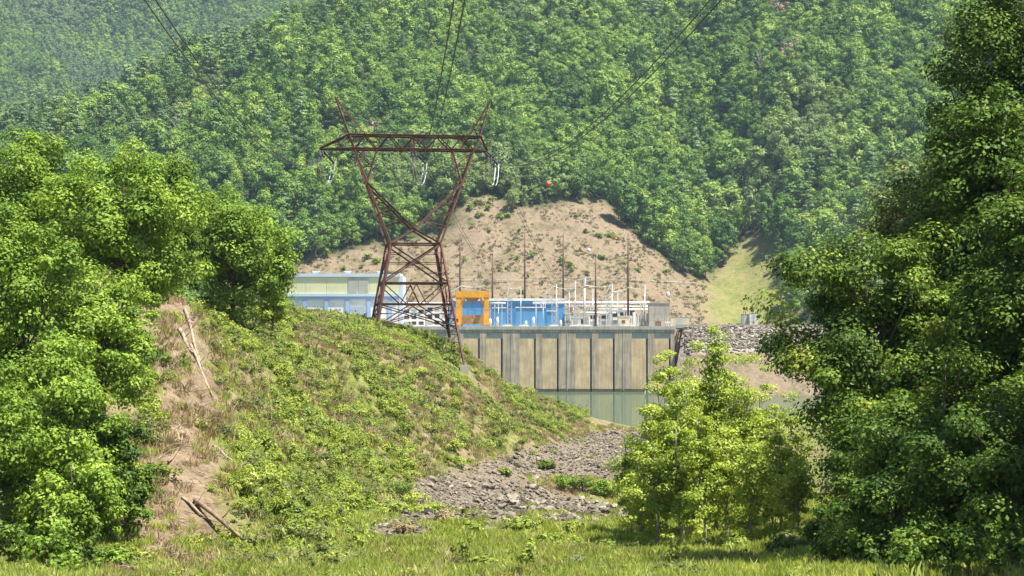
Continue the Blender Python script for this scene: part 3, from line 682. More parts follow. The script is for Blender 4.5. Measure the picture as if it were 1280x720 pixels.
def sample_ground(n, x0, x1, y0, y1, rng):
    X = rng.uniform(x0, x1, n); Y = rng.uniform(y0, y1, n); Z = gz(X, Y); a, b = proj(X, Y, Z); return X, Y, Z, a, b
def gridv(F_, X, Y):
    ix = np.clip(((X - GX0) / GS).astype(int), 0, F_.shape[1] - 1); iy = np.clip(((Y - GY0) / GS).astype(int), 0, F_.shape[0] - 1); return F_[iy, ix]
FACE = [(150, 720), (185, 372), (232, 350), (420, 375), (570, 420), (735, 520), (735, 545), (600, 575), (520, 605), (470, 665), (420, 720)]
X, Y, Z, a, b = sample_ground(125000, -60, 42, 60, 400, rng)
rb = gridv(rub_f, X, Y); sd = gridv(sand_f, X, Y); br = gridv(bare_f, X, Y); dr = gridv(DRY, X, Y); pp = gridv(pn, X, Y); u = rng.random(len(X))
LOGS = [((224, 414), (240, 444)), ((238, 436), (266, 502)), ((231, 390), (252, 462)), ((244, 632), (330, 696)), ((228, 625), (262, 656)), ((268, 560), (292, 580)), ((210, 585), (238, 558))]
view = (a > -60) & (a < 1340) & (b < 760) & (b > 330)
for (x0_, y0_), (x1_, y1_) in LOGS:
    tt = np.clip(((a - x0_) * (x1_ - x0_) + (b - y0_) * (y1_ - y0_)) / ((x1_ - x0_) ** 2 + (y1_ - y0_) ** 2), 0, 1)
    view &= ((a - x0_ - tt * (x1_ - x0_)) ** 2 + ((b - y0_ - tt * (y1_ - y0_)) * 0.7) ** 2) > 81
fin = fbm(X / 2.2, Y / 3.0, 101, 3)
face = in_poly(a, b, FACE) | ((X < -12) & (Y > 140) & (a < 760))
fore = (b > 682) & (Y < 130)
clear = ((X + 6.8) ** 2 + (Y - 263.5) ** 2 < 18)
face &= ~clear
d_leaf = np.where(face, 0.95 * sstep(0.38, 0.53, fin) * (1 - 0.85 * dr), 0) * (1 - 0.93 * br) * (1 - rb) * (1 - sd) + np.where(fore & ~face, 0.035 * sstep(0.5, 0.62, fin), 0) * (1 - rb)
k = view & (u < d_leaf)
def put(name, k, coll, nv, lo, hi, label, cat, sink=0.05, tilt=0.2):
    n = int(k.sum()); scatter(name, np.stack([X[k], Y[k], Z[k] - sink], -1), rs(rng, n, tilt), s3(lo + (hi - lo) * rng.random(n) ** 1.5, rng), rng.integers(0, nv, n), coll, label, cat)
    print('SCATTER', name, n)
put('undergrowth', k, bushes, 7, 0.35, 1.25, 'bright green leafy undergrowth covering the steep bank', 'undergrowth')
u = rng.random(len(X)); k = view & (u < np.where(face, 0.2 * (1 - br) * (1 - rb) * (1 - sd), 0.02 * fore))
put('olive_undergrowth', k, olives, 4, 0.4, 1.3, 'dull olive weeds mixed into the cover of the steep bank', 'weeds')
u = rng.random(len(X)); k = view & (u < np.where(face, (0.14 + 0.5 * dr) * (1 - 0.2 * br), 0.5 * fore * sstep(0.42, 0.6, pp) + 0.28 * sd * (1 - 0.85 * rb)) * (1 - 0.8 * rb))
put('dry_grass', k, dryc, 4, 0.6, 1.3, 'dry tan grass and dead stalks on the bank and sand', 'dry grass')
u = rng.random(len(X)); k = view & (u < np.where(face, 0.3 * (1 - 0.85 * br) * (1 - rb), 0.55 * sd * (1 - 0.9 * rb) * sstep(0.4, 0.55, fin)))
put('bank_grass', k, grassc, 4, 0.5, 1.4, 'green and straw-coloured grass between the shrubs of the steep bank', 'grass', 0.02, 0.2)
X, Y, Z, a, b = sample_ground(110000, -28, 36, 60, 135, rng); rb = gridv(rub_f, X, Y); br = gridv(bare_f, X, Y); u = rng.random(len(X)); fin = fbm(X / 3.0, Y / 3.0, 111, 3)
k = (a > -40) & (a < 1330) & (b < 750) & (u < np.where(b > 676 - 8 * sstep(700, 850, a), 1.0, 0.08 + 0.5 * (b > 640) * sstep(0.54, 0.64, fin)) * (1 - 0.85 * rb) * (1 - 0.9 * br) * (0.2 + 1.0 * sstep(0.32, 0.62, fin)))
put('grass', k, grassc, 4, 0.35, 1.5, 'bright yellow-green grass in front of the stony bed', 'grass', 0.02, 0.12)

stk = []
for k in range(5):
    m = MB(); L = 1.6
    for j in range(7):
        a0 = Vector(rng.normal(0, .5, 3)) * Vector((1, 1, .1)); a0.z = abs(a0.z); dv = Vector((rng.normal(), rng.normal(), 0.18 * rng.random())).normalized() * L * rng.uniform(.4, 1.1)
        m.tube([a0, a0 + dv * .5 + Vector((0, 0, .12)), a0 + dv], [.035, .028, .01], 4)
    stk.append(mesh_from('stick', m.v, m.f, M['wood' if k % 2 else 'wood_dark']))
stick_c = bpy.data.collections.new('stick')
for k, me in enumerate(stk): stick_c.objects.link(bpy.data.objects.new('stick_%02d' % k, me))
X, Y, Z, a, b = sample_ground(9000, -34, 0, 80, 190, rng); br = gridv(bare_f, X, Y); dr = gridv(DRY, X, Y); k = rng.random(len(X)) < 0.2 * br + 0.02 * dr * in_poly(a, b, FACE)
n = int(k.sum()); scatter('brushwood', np.stack([X[k], Y[k], Z[k] + .05], -1), rs(rng, n, 0.25), s3(rng.uniform(.3, .9, n), rng), rng.integers(0, 5, n), stick_c, 'dead sticks and twigs strewn over the bare soil of the bank', 'sticks')

# ---- stones
def rock_mesh(rng):
    p = rng.normal(size=(22, 3)); p /= np.linalg.norm(p, axis=1, keepdims=True); p *= rng.uniform(0.8, 1.0, (22, 1)); p *= np.array([0.64, 0.5, 0.32])
    import bmesh
    bm = bmesh.new()
    for q in p: bm.verts.new(q)
    r = bmesh.ops.convex_hull(bm, input=bm.verts)
    bmesh.ops.delete(bm, geom=[g for g in r['geom_interior'] if isinstance(g, bmesh.types.BMVert)], context='VERTS')
    me = bpy.data.meshes.new('stone'); bm.to_mesh(me); bm.free(); me.materials.append(M['rock']); return me
rng = np.random.default_rng(123)
rocks = [rock_mesh(rng) for _ in range(9)]
rock_c = bpy.data.collections.new('rubble_stone')
for k, me in enumerate(rocks): rock_c.objects.link(bpy.data.objects.new('rubble_stone_%02d' % k, me))
X, Y, Z, a, b = sample_ground(260000, -22, 60, 96, 430, rng)
ra = in_poly(a + rng.normal(0, 5, len(a)), b + rng.normal(0, 2, len(a)), RUB_A); rb2 = in_poly(a + rng.normal(0, 5, len(a)), b + rng.normal(0, 2.5, len(a)), RUB_B); u = rng.random(len(X))
k = ((ra & (u < 0.75)) | (rb2 & (Y < 190))) & (Y > 96)
X, Y, Z, a, b = X[k], Y[k], Z[k], a[k], b[k]; n = len(X)
big = sstep(560, 640, a) * sstep(598, 612, b)
size = rng.lognormal(-1.6, 0.5, n) * (0.8 + 0.7 * big * rng.random(n)) * np.where(b < 600, 1.25, 0.9)
size = np.clip(size, 0.1, 0.75)
nvis = np.argsort(-(size / Y) * (1 + 0 * a))[:300]
rot = np.stack([rng.uniform(-0.6, 0.6, n), rng.uniform(-0.6, 0.6, n), rng.uniform(0, 6.28, n)], -1); pick = rng.integers(0, 9, n)
for i in nvis:
    o = link(bpy.data.objects.new('boulder', rocks[pick[i]])); o.location = (X[i], Y[i], Z[i] + 0.2 * size[i]); o.rotation_euler = rot[i]; o.scale = (size[i] * 1.15,) * 3
    tag(o, 'large angular grey-brown boulder lying in the stony bed', 'boulder', 'large boulders of the stony bed')
rest = np.ones(n, bool); rest[nvis] = False
scatter('rubble', np.stack([X, Y, Z + 0.2 * size], -1)[rest], rot[rest], np.repeat(size[rest], 3).reshape(-1, 3), pick[rest], rock_c, 'broken grey stones strewn over the dry bed', 'rubble')
print('STONES', n)
# rip-rap on the bank beside the powerhouse
X = rng.uniform(74, 190, 9000); Y = rng.uniform(808, 855, 9000); Z = hill_z(X, Y); k = (Z > DECK - 13 + 5 * rng.random(len(X)))
X, Y, Z = X[k], Y[k], Z[k]; n = len(X)
scatter('riprap', np.stack([X, Y, Z], -1), rng.uniform(-0.6, 0.6, (n, 3)), np.repeat(rng.uniform(0.7, 1.9, n), 3).reshape(-1, 3), rng.integers(0, 9, n), rock_c, 'grey broken stone facing the embankment beside the concrete intake wall', 'riprap')

# ---- single bushes one can point at
def bush(px, py, w, label, mat='leaf_bush', hpx=None, seed=0, ls=0.2, group=None, name='bush'):
    p = hit(px, py)
    if p is None: print('NO HIT', px, py); return
    r = w * p.y / F; h = (hpx or w * 1.1) * p.y / F; rg = np.random.default_rng(seed + 900)
    root = empty(name, p, label, 'bush', group)
    v, f, t, cc = crown(rg, h, h * 0.48, r, r, h * 0.52, 34, max(0.22, r * 0.3), 36, ls, lobes=0.35, inner=0.25, flat=0.8, low=-0.5)
    ob = bpy.data.objects.new('stem', mesh_from('stem', *(lambda q: (q.v, q.f))(trunk_mb(rg, h * 0.8, 0.03 + 0.02 * h, cc, 8, z0=-0.2, first=0.1)), M['bark'])); link(ob); ob.parent = root
    child('foliage', mesh_from('foliage', v, f, M[mat], False, t), root)
bush(683, 587, 9, 'small lone green bush growing on the upper field of stones', seed=1)
bush(632, 594, 8, 'small pale bush at the lower edge of the upper field of stones', seed=2, hpx=7)
row = [(705, 612), (728, 616), (750, 619), (772, 622), (795, 626), (815, 632)]
for i, (x, y) in enumerate(row):
    bush(x, y, 17, 'dense green bush in the row between the two fields of stones', 'leaf_bush' if i % 2 else 'leaf_left', 17 + i, 10 + i, 0.2, 'bushes in the row between the stones')
bush(590, 668, 16, 'green weedy bush at the front edge of the lower stones', seed=31, hpx=14)
bush(655, 664, 20, 'wide low weedy bush in front of the lower stones', seed=32, hpx=14)
bush(715, 664, 14, 'small weedy bush beside the wide low bush in front of the stones', seed=33, hpx=11)
bush(608, 716, 16, 'leafy green bush standing in the bright grass', seed=34, hpx=20)
bush(720, 712, 12, 'small dark bush standing in the bright grass', 'leaf_olive', seed=35, hpx=14)
for i, (x, y) in enumerate([(492, 640), (515, 628), (535, 640), (500, 615)]):
    bush(x, y, 22, 'low mat-like green bush spreading onto the stones at the foot of the bank', 'leaf_bush', 10, 40 + i, 0.17, 'mat bushes at the foot of the bank')
bush(985, 700, 26, 'tangled green bush under the sunlit saplings', 'leaf_bush', 30, 51); bush(930, 690, 18, 'small leafy bush between the sapling stems', 'leaf_bush', 22, 52)
for i, (x, y) in enumerate([(255, 374), (285, 378), (318, 386), (345, 392)]): bush(x, y, 22, 'leafy bush tucked under the round-crowned tree', 'leaf_left', 30, 64 + i, 0.22, 'bushes under the round-crowned tree')
bush(230, 372, 20, 'pale bushy shrub under the round-crowned tree', 'leaf_bush', 30, 60)
bush(555, 655, 13, 'dry brown brush at the foot of the stony slope', 'leaf_dry', 14, 61, 0.12); bush(505, 668, 13, 'dead brown brush on the lowest stones', 'leaf_dry', 12, 62, 0.12)
bush(531, 414, 9, 'dark little bush under the lattice tower', 'leaf_left', 10, 63, 0.25)

for i, (x, y, w) in enumerate([(1040, 712, 30), (1090, 722, 34), (1150, 720, 36), (1210, 722, 38), (1265, 720, 36), (1020, 690, 22), (1120, 700, 34), (1240, 700, 34), (1180, 705, 30)]):
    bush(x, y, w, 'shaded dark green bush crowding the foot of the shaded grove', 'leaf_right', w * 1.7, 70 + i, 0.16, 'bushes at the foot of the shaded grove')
for i, (x, y, w) in enumerate([(10, 718, 36), (60, 722, 36), (105, 718, 28), (35, 700, 34), (85, 702, 30), (140, 716, 18)]):
    bush(x, y, w, 'leafy bush crowding the foot of the bank thicket', 'leaf_left' if i % 2 else 'leaf_right', w * 1.7, 90 + i, 0.17, 'bushes at the foot of the bank thicket')
# ---- fallen logs
def log(p0, p1, r, label, mat):
    a = hit(*p0); b = hit(*p1); n = 9; pts = []
    for i in range(n):
        t = i / (n - 1); q = a.lerp(b, t); pts.append(Vector((q.x + 0.06 * math.sin(7 * t), q.y, float(gz(q.x, q.y)))))
    zz = [p.z for p in pts]; st = [zz[0] + (zz[-1] - zz[0]) * i / (n - 1) for i in range(n)]
    off = max(0.0, max(zz[i] - st[i] for i in range(n)))    # a stiff trunk rests on the highest bump
    for i in range(n): pts[i].z = max(st[i] + 0.55 * off, zz[i] - 0.02) + r * 0.75
    root = empty('fallen_log', a, label, 'log')
    m = MB(); m.tube(pts, [r * (1 - 0.55 * i / (n - 1)) for i in range(n)], 8); m.build('stem', M[mat], root, True)
    m = MB(); d = (pts[1] - pts[0]).normalized(); m.tube([pts[0] - d * 0.03, pts[0] + d * 0.004], [r * 0.88, r * 0.88], 8); m.build('cut_end', M['wood'], root)
    for t, s in ((0.45, 1), (0.7, -1)):
        q = pts[int(t * (n - 1))]; m = MB(); m.tube([q, q + Vector((0.35 * s, -0.1, 0.35)), q + Vector((0.6 * s, -0.1, 0.8))], [r * 0.35, r * 0.22, 0.01], 5); m.build('branch_stub', M[mat], root)
log((224, 414), (240, 444), 0.17, 'thick bleached log lying high on the bare bank', 'wood'); log((238, 436), (266, 502), 0.12, 'long thin bleached log pointing down the bare bank', 'wood')
log((231, 390), (252, 462), 0.14, 'slender grey log beside the bleached ones on the bank', 'wood'); log((244, 632), (330, 696), 0.15, 'long brown log lying at the foot of the bank', 'wood_dark')
log((228, 625), (262, 656), 0.1, 'short pale log crossing the bare soil above the brown log', 'wood'); log((268, 560), (292, 580), 0.12, 'short bleached log among green weeds on the bank', 'wood')
log((210, 585), (238, 558), 0.07, 'crooked dead branch on the bare soil of the bank', 'wood_dark')

# ------------------------------------------------------------------ lattice transmission tower
TD = 272.0
TC = P(516.5, 430, TD); TB = Vector((TC.x, TC.y, float(gz(TC.x, TC.y)) - 1.5))
tower = empty('transmission_tower', TB, 'rust-brown steel lattice power tower standing on the grassy bank', 'tower')
YAW = R(9); ca, sa = math.cos(YAW), math.sin(YAW)
def tp(px, py, dep=0.0):
    """point on the tower: photo column and row give width and height, dep is its depth across the tower"""
    q = P(px, py, TD); u = q.x - TC.x
    return Vector((TC.x + u * ca - dep * sa * 0.6, TD + dep * ca + u * sa, q.z))
def memb(name, a, b, w, ang=True):
    m = MB(); (m.angle if ang else m.beam)(a, b, w); return m.build(name, M['rust'], tower)
def bodyhalf(py): return (31.0 + (py - 305) * 0.175) * TD / F              # half width of the body at a row
def bp(sx, sy, py):
    h = bodyhalf(py); q = P(516.5, py, TD); u = sx * h; dep = sy * h * 0.92
    return Vector((TC.x + u * ca - dep * sa, TD + dep * ca + u * sa, q.z))
lev = [305, 330, 354, 380, 405, 425]
corners = [(-1, -1), (1, -1), (1, 1), (-1, 1)]
for sx, sy in corners:
    ft = bp(sx, sy, 440); g = float(gz(ft.x, ft.y))
    top = bp(sx, sy, 305); q2 = bp(sx, sy, 425); dirn = (q2 - top).normalized()
    ft = top + dirn * ((g + 0.8 - top.z) / dirn.z); g = float(gz(ft.x, ft.y)); ft = top + dirn * ((g + 0.8 - top.z) / dirn.z)
    memb('leg', top, ft, 0.36); print('FOOT', sx, sy, tuple(round(c, 1) for c in ft), [round(c) for c in proj(*ft)])
    m = MB(); m.box(ft.x - 0.6, ft.x + 0.6, ft.y - 0.6, ft.y + 0.6, g - 1.2, g + 0.9); m.build('concrete_footing', M['pale_concrete'], tower)
for i in range(4):
    c0_, c1_ = corners[i], corners[(i + 1) % 4]
    A_ = lambda py: bp(c0_[0], c0_[1], py); B_ = lambda py: bp(c1_[0], c1_[1], py)
    memb('horizontal_strut', A_(305), B_(305), 0.22); memb('horizontal_strut', A_(354), B_(354), 0.26); memb('horizontal_strut', A_(380), B_(380), 0.24)
    memb('diagonal_brace', A_(306), B_(353), 0.2); memb('diagonal_brace', B_(306), A_(353), 0.2)
    mid = (A_(329) + B_(329)) / 2; m = MB(); m.beam(mid - (B_(329) - A_(329)).normalized() * 0.6, mid + (B_(329) - A_(329)).normalized() * 0.6, 0.12, 0.5); m.build('gusset_plate', M['rust'], tower)
    memb('horizontal_strut', A_(329), B_(329), 0.10)
    for py in (317, 341):
        memb('tie', A_(py), A_(py).lerp(B_(py), 0.27), 0.1); memb('tie', B_(py), B_(py).lerp(A_(py), 0.27), 0.1)
    apex = (A_(355) + B_(355)) / 2
    for t in (0.36, 0.64): memb('inner_brace', apex, A_(380).lerp(B_(380), t), 0.15)
    memb('diagonal_brace', A_(355), A_(380).lerp(B_(380), 0.36), 0.15); memb('diagonal_brace', B_(355), B_(380).lerp(A_(380), 0.36), 0.15)
    m380 = (A_(380) + B_(380)) / 2
    memb('diagonal_brace', m380, A_(412), 0.16); memb('diagonal_brace', m380, B_(412), 0.16)
    memb('diagonal_brace', A_(381), B_(408), 0.14); memb('diagonal_brace', B_(381), A_(408), 0.14)
    for py in (392, 404): memb('tie', A_(py), A_(py).lerp(B_(py), 0.2), 0.1); memb('tie', B_(py), B_(py).lerp(A_(py), 0.2), 0.1)
zr0 = bp(1, -1, 408); 
for py in (388, 398, 408, 418, 428):                        # rungs between the two legs standing lowest on the slope
    memb('rung', bp(1, -1, py), bp(1, 1, py), 0.11); memb('rung_brace', bp(1, -1, py), bp(1, 1, py + 9), 0.09)
HB = 1.5                                                     # half depth of the head
def wp(sx, sy): return bp(sx, sy, 305)
for sy in (-1, 1):
    dp = sy * HB; T = lambda px, py: tp(px, py, dp)
    L0, R0 = wp(-1, sy), wp(1, sy); cx = tp(517, 287, sy * 2.6)
    memb('outer_chord', L0, T(443, 188), 0.30); memb('outer_chord', R0, T(592, 188), 0.30)
    kl, kr = L0.lerp(T(443, 188), 0.64), R0.lerp(T(592, 188), 0.64)
    memb('inner_chord', kl, cx, 0.27); memb('inner_chord', kr, cx, 0.27)
    memb('inner_chord', cx, R0, 0.24); memb('inner_chord', cx, L0, 0.24)
    memb('inner_chord', kl, T(471, 188), 0.22); memb('inner_chord', kr, T(565, 188), 0.22)
    for s, c0_, t0, k_ in ((0, L0, T(443, 188), kl), (1, R0, T(592, 188), kr)):
        for f0, f1 in ((0.18, 0.80), (0.32, 0.55), (0.46, 0.28)):
            memb('tie', c0_.lerp(t0, f0), cx.lerp(k_, 1 - f1), 0.13)
        memb('tie', c0_.lerp(t0, 0.32), cx.lerp(k_, 0.2), 0.12); memb('tie', c0_.lerp(t0, 0.46), cx.lerp(k_, 0.45), 0.12)
        b2 = T(471, 188) if s == 0 else T(565, 188)
        memb('tie', c0_.lerp(t0, 0.82), k_.lerp(b2, 0.55), 0.12); memb('tie', t0, k_.lerp(b2, 0.55), 0.12)
    memb('beam_chord', tp(400, 188, 0), T(443, 187), 0.26); memb('beam_chord', T(443, 187), T(592, 187), 0.26); memb('beam_chord', T(592, 187), tp(610, 188, 0), 0.26)
    memb('beam_chord', T(436, 170), T(600, 170), 0.26); memb('beam_chord', tp(400, 187, 0), T(436, 170), 0.26); memb('beam_chord', T(600, 170), tp(610, 187, 0), 0.24)
    zig = [(436, 170), (443, 187), (456, 170), (471, 187), (486, 170), (502, 187), (517, 170), (532, 187), (547, 170), (564, 187), (577, 170), (592, 187), (600, 170)]
    for q in range(len(zig) - 1): memb('beam_diagonal', T(*zig[q]), T(*zig[q + 1]), 0.17)
    memb('hanger', T(517, 170), T(517, 187), 0.2); memb('beam_diagonal', T(436, 170), T(420, 187.5), 0.12)
    pl, pr = tp(419.5, 123, 0), tp(613.5, 124, 0)
    memb('peak_leg', T(443, 187), pl, 0.24); memb('peak_leg', T(457, 170), pl, 0.13)
    memb('peak_leg', T(575, 187), pr, 0.24); memb('peak_leg', T(600, 170), pr, 0.15)
    memb('tie', tp(427, 147, dp * 0.5), tp(437, 147, dp * 0.5), 0.1); memb('tie', tp(592, 155, dp * 0.6), tp(604, 155, dp * 0.6), 0.12); memb('tie', tp(592, 155, dp * .6), T(600, 170), 0.1)
for (px_, py_) in [(436, 170), (456, 170), (486, 170), (517, 170), (547, 170), (577, 170), (600, 170), (443, 187), (471, 187), (502, 187), (532, 187), (564, 187), (592, 187)]:
    memb('cross_tie', tp(px_, py_, -HB), tp(px_, py_, HB), 0.14)
for (x0, x1, y_) in [(436, 486, 170), (486, 547, 170), (547, 600, 170), (443, 502, 187), (502, 564, 187), (564, 592, 187)]:
    memb('plan_brace', tp(x0, y_, -HB), tp(x1, y_, HB), 0.1)
# conductors run towards and over the camera; insulators and jumper loops at each hanging point
def wire_pt(k, d, off):
    """conductor k (0 left, 1 middle, 2 right): plan line and sag read off the photograph"""
    x0 = [-26.6, -13.7, -3.0][k]; z0 = tp([400, 517, 610][k], 189, 0).z - 0.9
    x = x0 + 0.0605 * (270 - d) + off
    s = (d - 108.0) / 162.0
    return Vector((x, d, z0 - 10.4 + 10.4 * s * s))
NAMES = ['left-hand', 'middle', 'right-hand']; ARM = ['long arm', 'middle', 'short arm']
for k, apx in enumerate((401, 517, 609)):
    hang = tp(apx, 189, 0)
    ends = []
    for off in (-0.23, 0.23):
        e = wire_pt(k, 267.0, off); a0 = hang + Vector((off, 0, -0.1)); ends.append(e)
        m = MB(); n = 13                                   # disc insulator string
        pts = []; rr = []
        for i in range(n * 2): pts.append(a0.lerp(e, i / (n * 2 - 1))); rr.append(0.16 if i % 2 else 0.05)
        m.tube(pts, rr, 8); m.build('insulator_string', M['black'], tower)
    e2 = hang + Vector((1.5, 3.4, -1.4))
    m = MB(); pts = []; rr = []
    for i in range(24): pts.append((hang + Vector((0.2, 0.1, -0.1))).lerp(e2, i / 23)); rr.append(0.19 if i % 2 else 0.06)
    m.tube(pts, rr, 8); m.build('insulator_string', M['black'], tower)
    m = MB(); m.tube([hang + Vector((-0.1, 0, 0)), hang + Vector((-0.05, 0, -4.2))], [0.07, 0.07], 6); m.build('insulator_string', M['rust'], tower)
    for off in (-0.25, 0.25):
        a0 = ends[0] + Vector((off * 0.8, 0.1, 0)); c0_ = e2 + Vector((off, 0, 0)); pts = []
        for i in range(13):
            t = i / 12; q = a0.lerp(c0_, t); q.z -= 3.5 * math.sin(math.pi * t) ** 0.55; pts.append(q)
        m = MB(); m.tube(pts, 0.05, 6); m.build('jumper_cable', M['bright_wire'], tower)
    for s, off in enumerate((-0.23, 0.23)):
        pts = [wire_pt(k, d, off) for d in np.linspace(267, -50, 54)]
        m = MB(); m.tube(pts, 0.034, 6); o = m.build('power_line', M['wire'], None, True, base=pts[0])
        tag(o, ['one of the twin cables strung from the long arm of the lattice tower', 'one of the twin cables strung from the middle of the lattice tower', 'one of the twin sagging cables strung from the short arm of the lattice tower'][k], 'cable', 'twin cables from the ' + ARM[k])

# ------------------------------------------------------------------ powerhouse: concrete intake wall with piers and bays
def xz(px, py, Y): q = P(px, py, Y); return q.x, q.z
def XX(px, Y): return (px - 640) / F * Y
YF = 850.0
XL, XR = XX(432, YF), XX(843, YF)
ph = empty('powerhouse', (0, YF + 12, 0), 'long concrete powerhouse with tall recessed bays rising from the lake', 'powerhouse')
zc = P(640, 412, YF).z; zdeck = DECK
m = MB(); m.box(XL, XR, YF + 1.9, YF + 32, -7, zc - 0.02); m.build('core_wall', M['tan_concrete'], ph)
m = MB(); m.box(XL - 0.6, XR + 0.6, YF - 0.42, YF + 50, zc, zdeck); m.build('deck', M['pale_concrete'], ph)
zcb = P(640, 415, YF).z
m = MB(); m.box(XL, XR, YF - 0.2, YF + 1.89, zcb, zc - 0.01); m.build('coping_beam', M['concrete'], ph)
pair0 = [579.5, 608.0]
bays = sorted([b + 70 * k for b in pair0 for k in range(-2, 4)])
edges = [432.0]
for b in bays: edges += [b, b + 20.2]
edges.append(843.0)
zg1 = P(640, 416, YF).z; zg0 = P(640, 423, YF).z; zw = 2.0
for i in range(0, len(edges) - 1, 2):
    x0, x1 = XX(edges[i], YF), XX(edges[i + 1], YF)
    m = MB(); m.box(x0, x1, YF - 0.1, YF + 1.88, -6.9, zcb - 0.01); p = m.build('pier', M['concrete'], ph)
    if x1 - x0 > 5:
        xm = (x0 + x1) / 2; m = MB(); m.box(xm - 0.14, xm + 0.14, YF - 0.25, YF - 0.105, 0.6, zcb - 0.2); m.build('drain_pipe', M['pale_concrete'], p)
    m = MB(); m.box(x0 - 0.02, x1 + 0.02, YF - 0.125, YF - 0.105, 0.02, 1.4); m.build('tide_mark', M['wet'], p)
for b in bays:
    x0, x1 = XX(b, YF), XX(b + 20.2, YF)
    m = MB(); m.box(x0 + 0.01, x1 - 0.75, YF + 0.22, YF + 1.88, -6.8, zg0 - 0.05); bp_ = m.build('bay_panel', M['tan_concrete'], ph)
    m = MB(); m.box(x0 + 0.02, x1 - 0.76, YF + 0.19, YF + 0.215, 0.02, 1.3); m.build('tide_mark', M['wet'], bp_)
    m = MB(); m.box(x1 - 0.74, x1 - 0.01, YF + 1.6, YF + 1.88, -6.8, zg0 - 0.05); m.build('dark_slot', M['black'], ph)  # black strip set back along the right edge of the bay
    m = MB(); m.box(x0 + 0.01, x1 - 0.01, YF + 0.4, YF + 1.87, zg0, zg1); m.build('gate_housing', M['grey_green'], ph)
    m = MB(); m.box(x0 + 0.01, x1 - 0.01, YF + 0.08, YF + 1.86, zg1 + 0.01, zcb - 0.02); m.build('lintel', M['concrete'], ph)
# railing along the deck edge
rail = empty('deck_railing', (0, YF - 0.3, zdeck), 'thin pale railing along the lakeside edge of the powerhouse deck', 'railing')
for z in (0.55, 1.05): m = MB(); m.beam((XL, YF - 0.3, zdeck + z), (XR, YF - 0.3, zdeck + z), 0.06); m.build('rail', M['steel'], rail)
pm = MB(); pm.box(-0.05, 0.05, -0.05, 0.05, 0, 1.1); pme = mesh_from('post', pm.v, pm.f, M['steel'])
for x in np.arange(XL, XR + 0.1, 3.0): o = child('post', pme, rail); o.location = (x, 0, 0)

# ------------------------------------------------------------------ machine hall, cream and blue
YH = 872.0
hall = empty('machine_hall', (XX(420, YH), YH + 12, zdeck), 'long machine hall with cream upper panels and pale blue framing', 'building')
x0, x1 = XX(322, YH), XX(499, YH); zt = P(0, 342, YH).z
m = MB(); m.box(x0, x1, YH, YH + 26, zdeck - 0.5, zt - 0.3); m.build('wall', M['offwhite'], hall)
m = MB(); m.box(x0 - 0.4, x1 + 0.4, YH - 0.8, YH + 26.4, P(0, 346, YH).z, zt); rf = m.build('roof_fascia', M['fascia'], hall)
for px in (393, 433, 474):
    xv = XX(px, YH); m = MB(); m.box(xv - 1.2, xv + 1.2, YH + 6, YH + 8.4, zt + 0.01, zt + 1.0); m.box(xv - 1.5, xv + 1.5, YH + 5.7, YH + 8.7, zt + 1.01, zt + 1.3); m.build('roof_vent', M['white'], rf)
m = MB(); m.box(x0 - 0.2, x1 + 0.2, YH - 0.9, YH - 0.01, P(0, 370.5, YH).z, P(0, 367, YH).z); m.build('ledge', M['fascia'], hall)
m = MB(); m.box(x0, x1, YH - 0.55, YH - 0.01, P(0, 374, YH).z, P(0, 370.5, YH).z - 0.01); m.build('blue_beam', M['paleblue'], hall)
div = [328, 354.7, 381.5, 408.2, 434.7, 461.5, 488]
zu0, zu1 = P(0, 367, YH).z + 0.02, P(0, 346, YH).z - 0.02
for i in range(len(div)):
    a0 = XX(div[i], YH) + 0.12; a1 = (XX(div[i + 1], YH) if i + 1 < len(div) else x1) - 0.12
    m = MB(); m.box(a0, a1, YH - 0.25, YH - 0.01, zu0, zu1); pn_ = m.build('cream_panel', M['cream'], hall)
    nrib = max(3, int((a1 - a0) / 0.85))
    for j in range(1, nrib):
        xr = a0 + (a1 - a0) * j / nrib; m = MB(); m.box(xr - 0.06, xr + 0.06, YH - 0.33, YH - 0.255, zu0 + 0.3, zu1 - 0.2); m.build('rib', M['cream'], pn_)
    if i == 4:
        for j in range(2):
            w = (a1 - a0) / 2; m = MB()
            for s in range(14): xs = a0 + j * w + 0.2 + (w - 0.4) * s / 14; m.box(xs, xs + (w - 0.4) / 14 * 0.72, YH - 0.48, YH - 0.34, zu0 + 0.25, zu1 - 0.5)
            m.build('louvre_grille', M['louvre'], pn_)
for px in div: m = MB(); xc = XX(px - 0.3, YH); m.box(xc - 0.85, xc + 0.85, YH - 0.5, YH - 0.01, zdeck - 0.4, P(0, 374, YH).z - 0.02); m.build('blue_column', M['paleblue'], hall)
lx0, lx1 = XX(437.5, YH), XX(458, YH)
for (pa, pb, mt) in ((388, 383, 'fascia'), (395, 389, 'fascia')):
    m = MB()
    for s in range(5):
        za, zb = P(0, pa, YH).z, P(0, pb, YH).z; z = za + (zb - za) * s / 5; m.box(lx0, lx1, YH - 0.35, YH - 0.01, z, z + (zb - za) / 5 * 0.7)
    m.build('louvre_window', M[mt], hall)
m = MB(); m.box(x1 + 0.01, x1 + 1.6, YH - 0.3, YH + 26, zdeck - 0.4, P(0, 345, YH).z); m.build('end_pier', M['fascia'], hall)

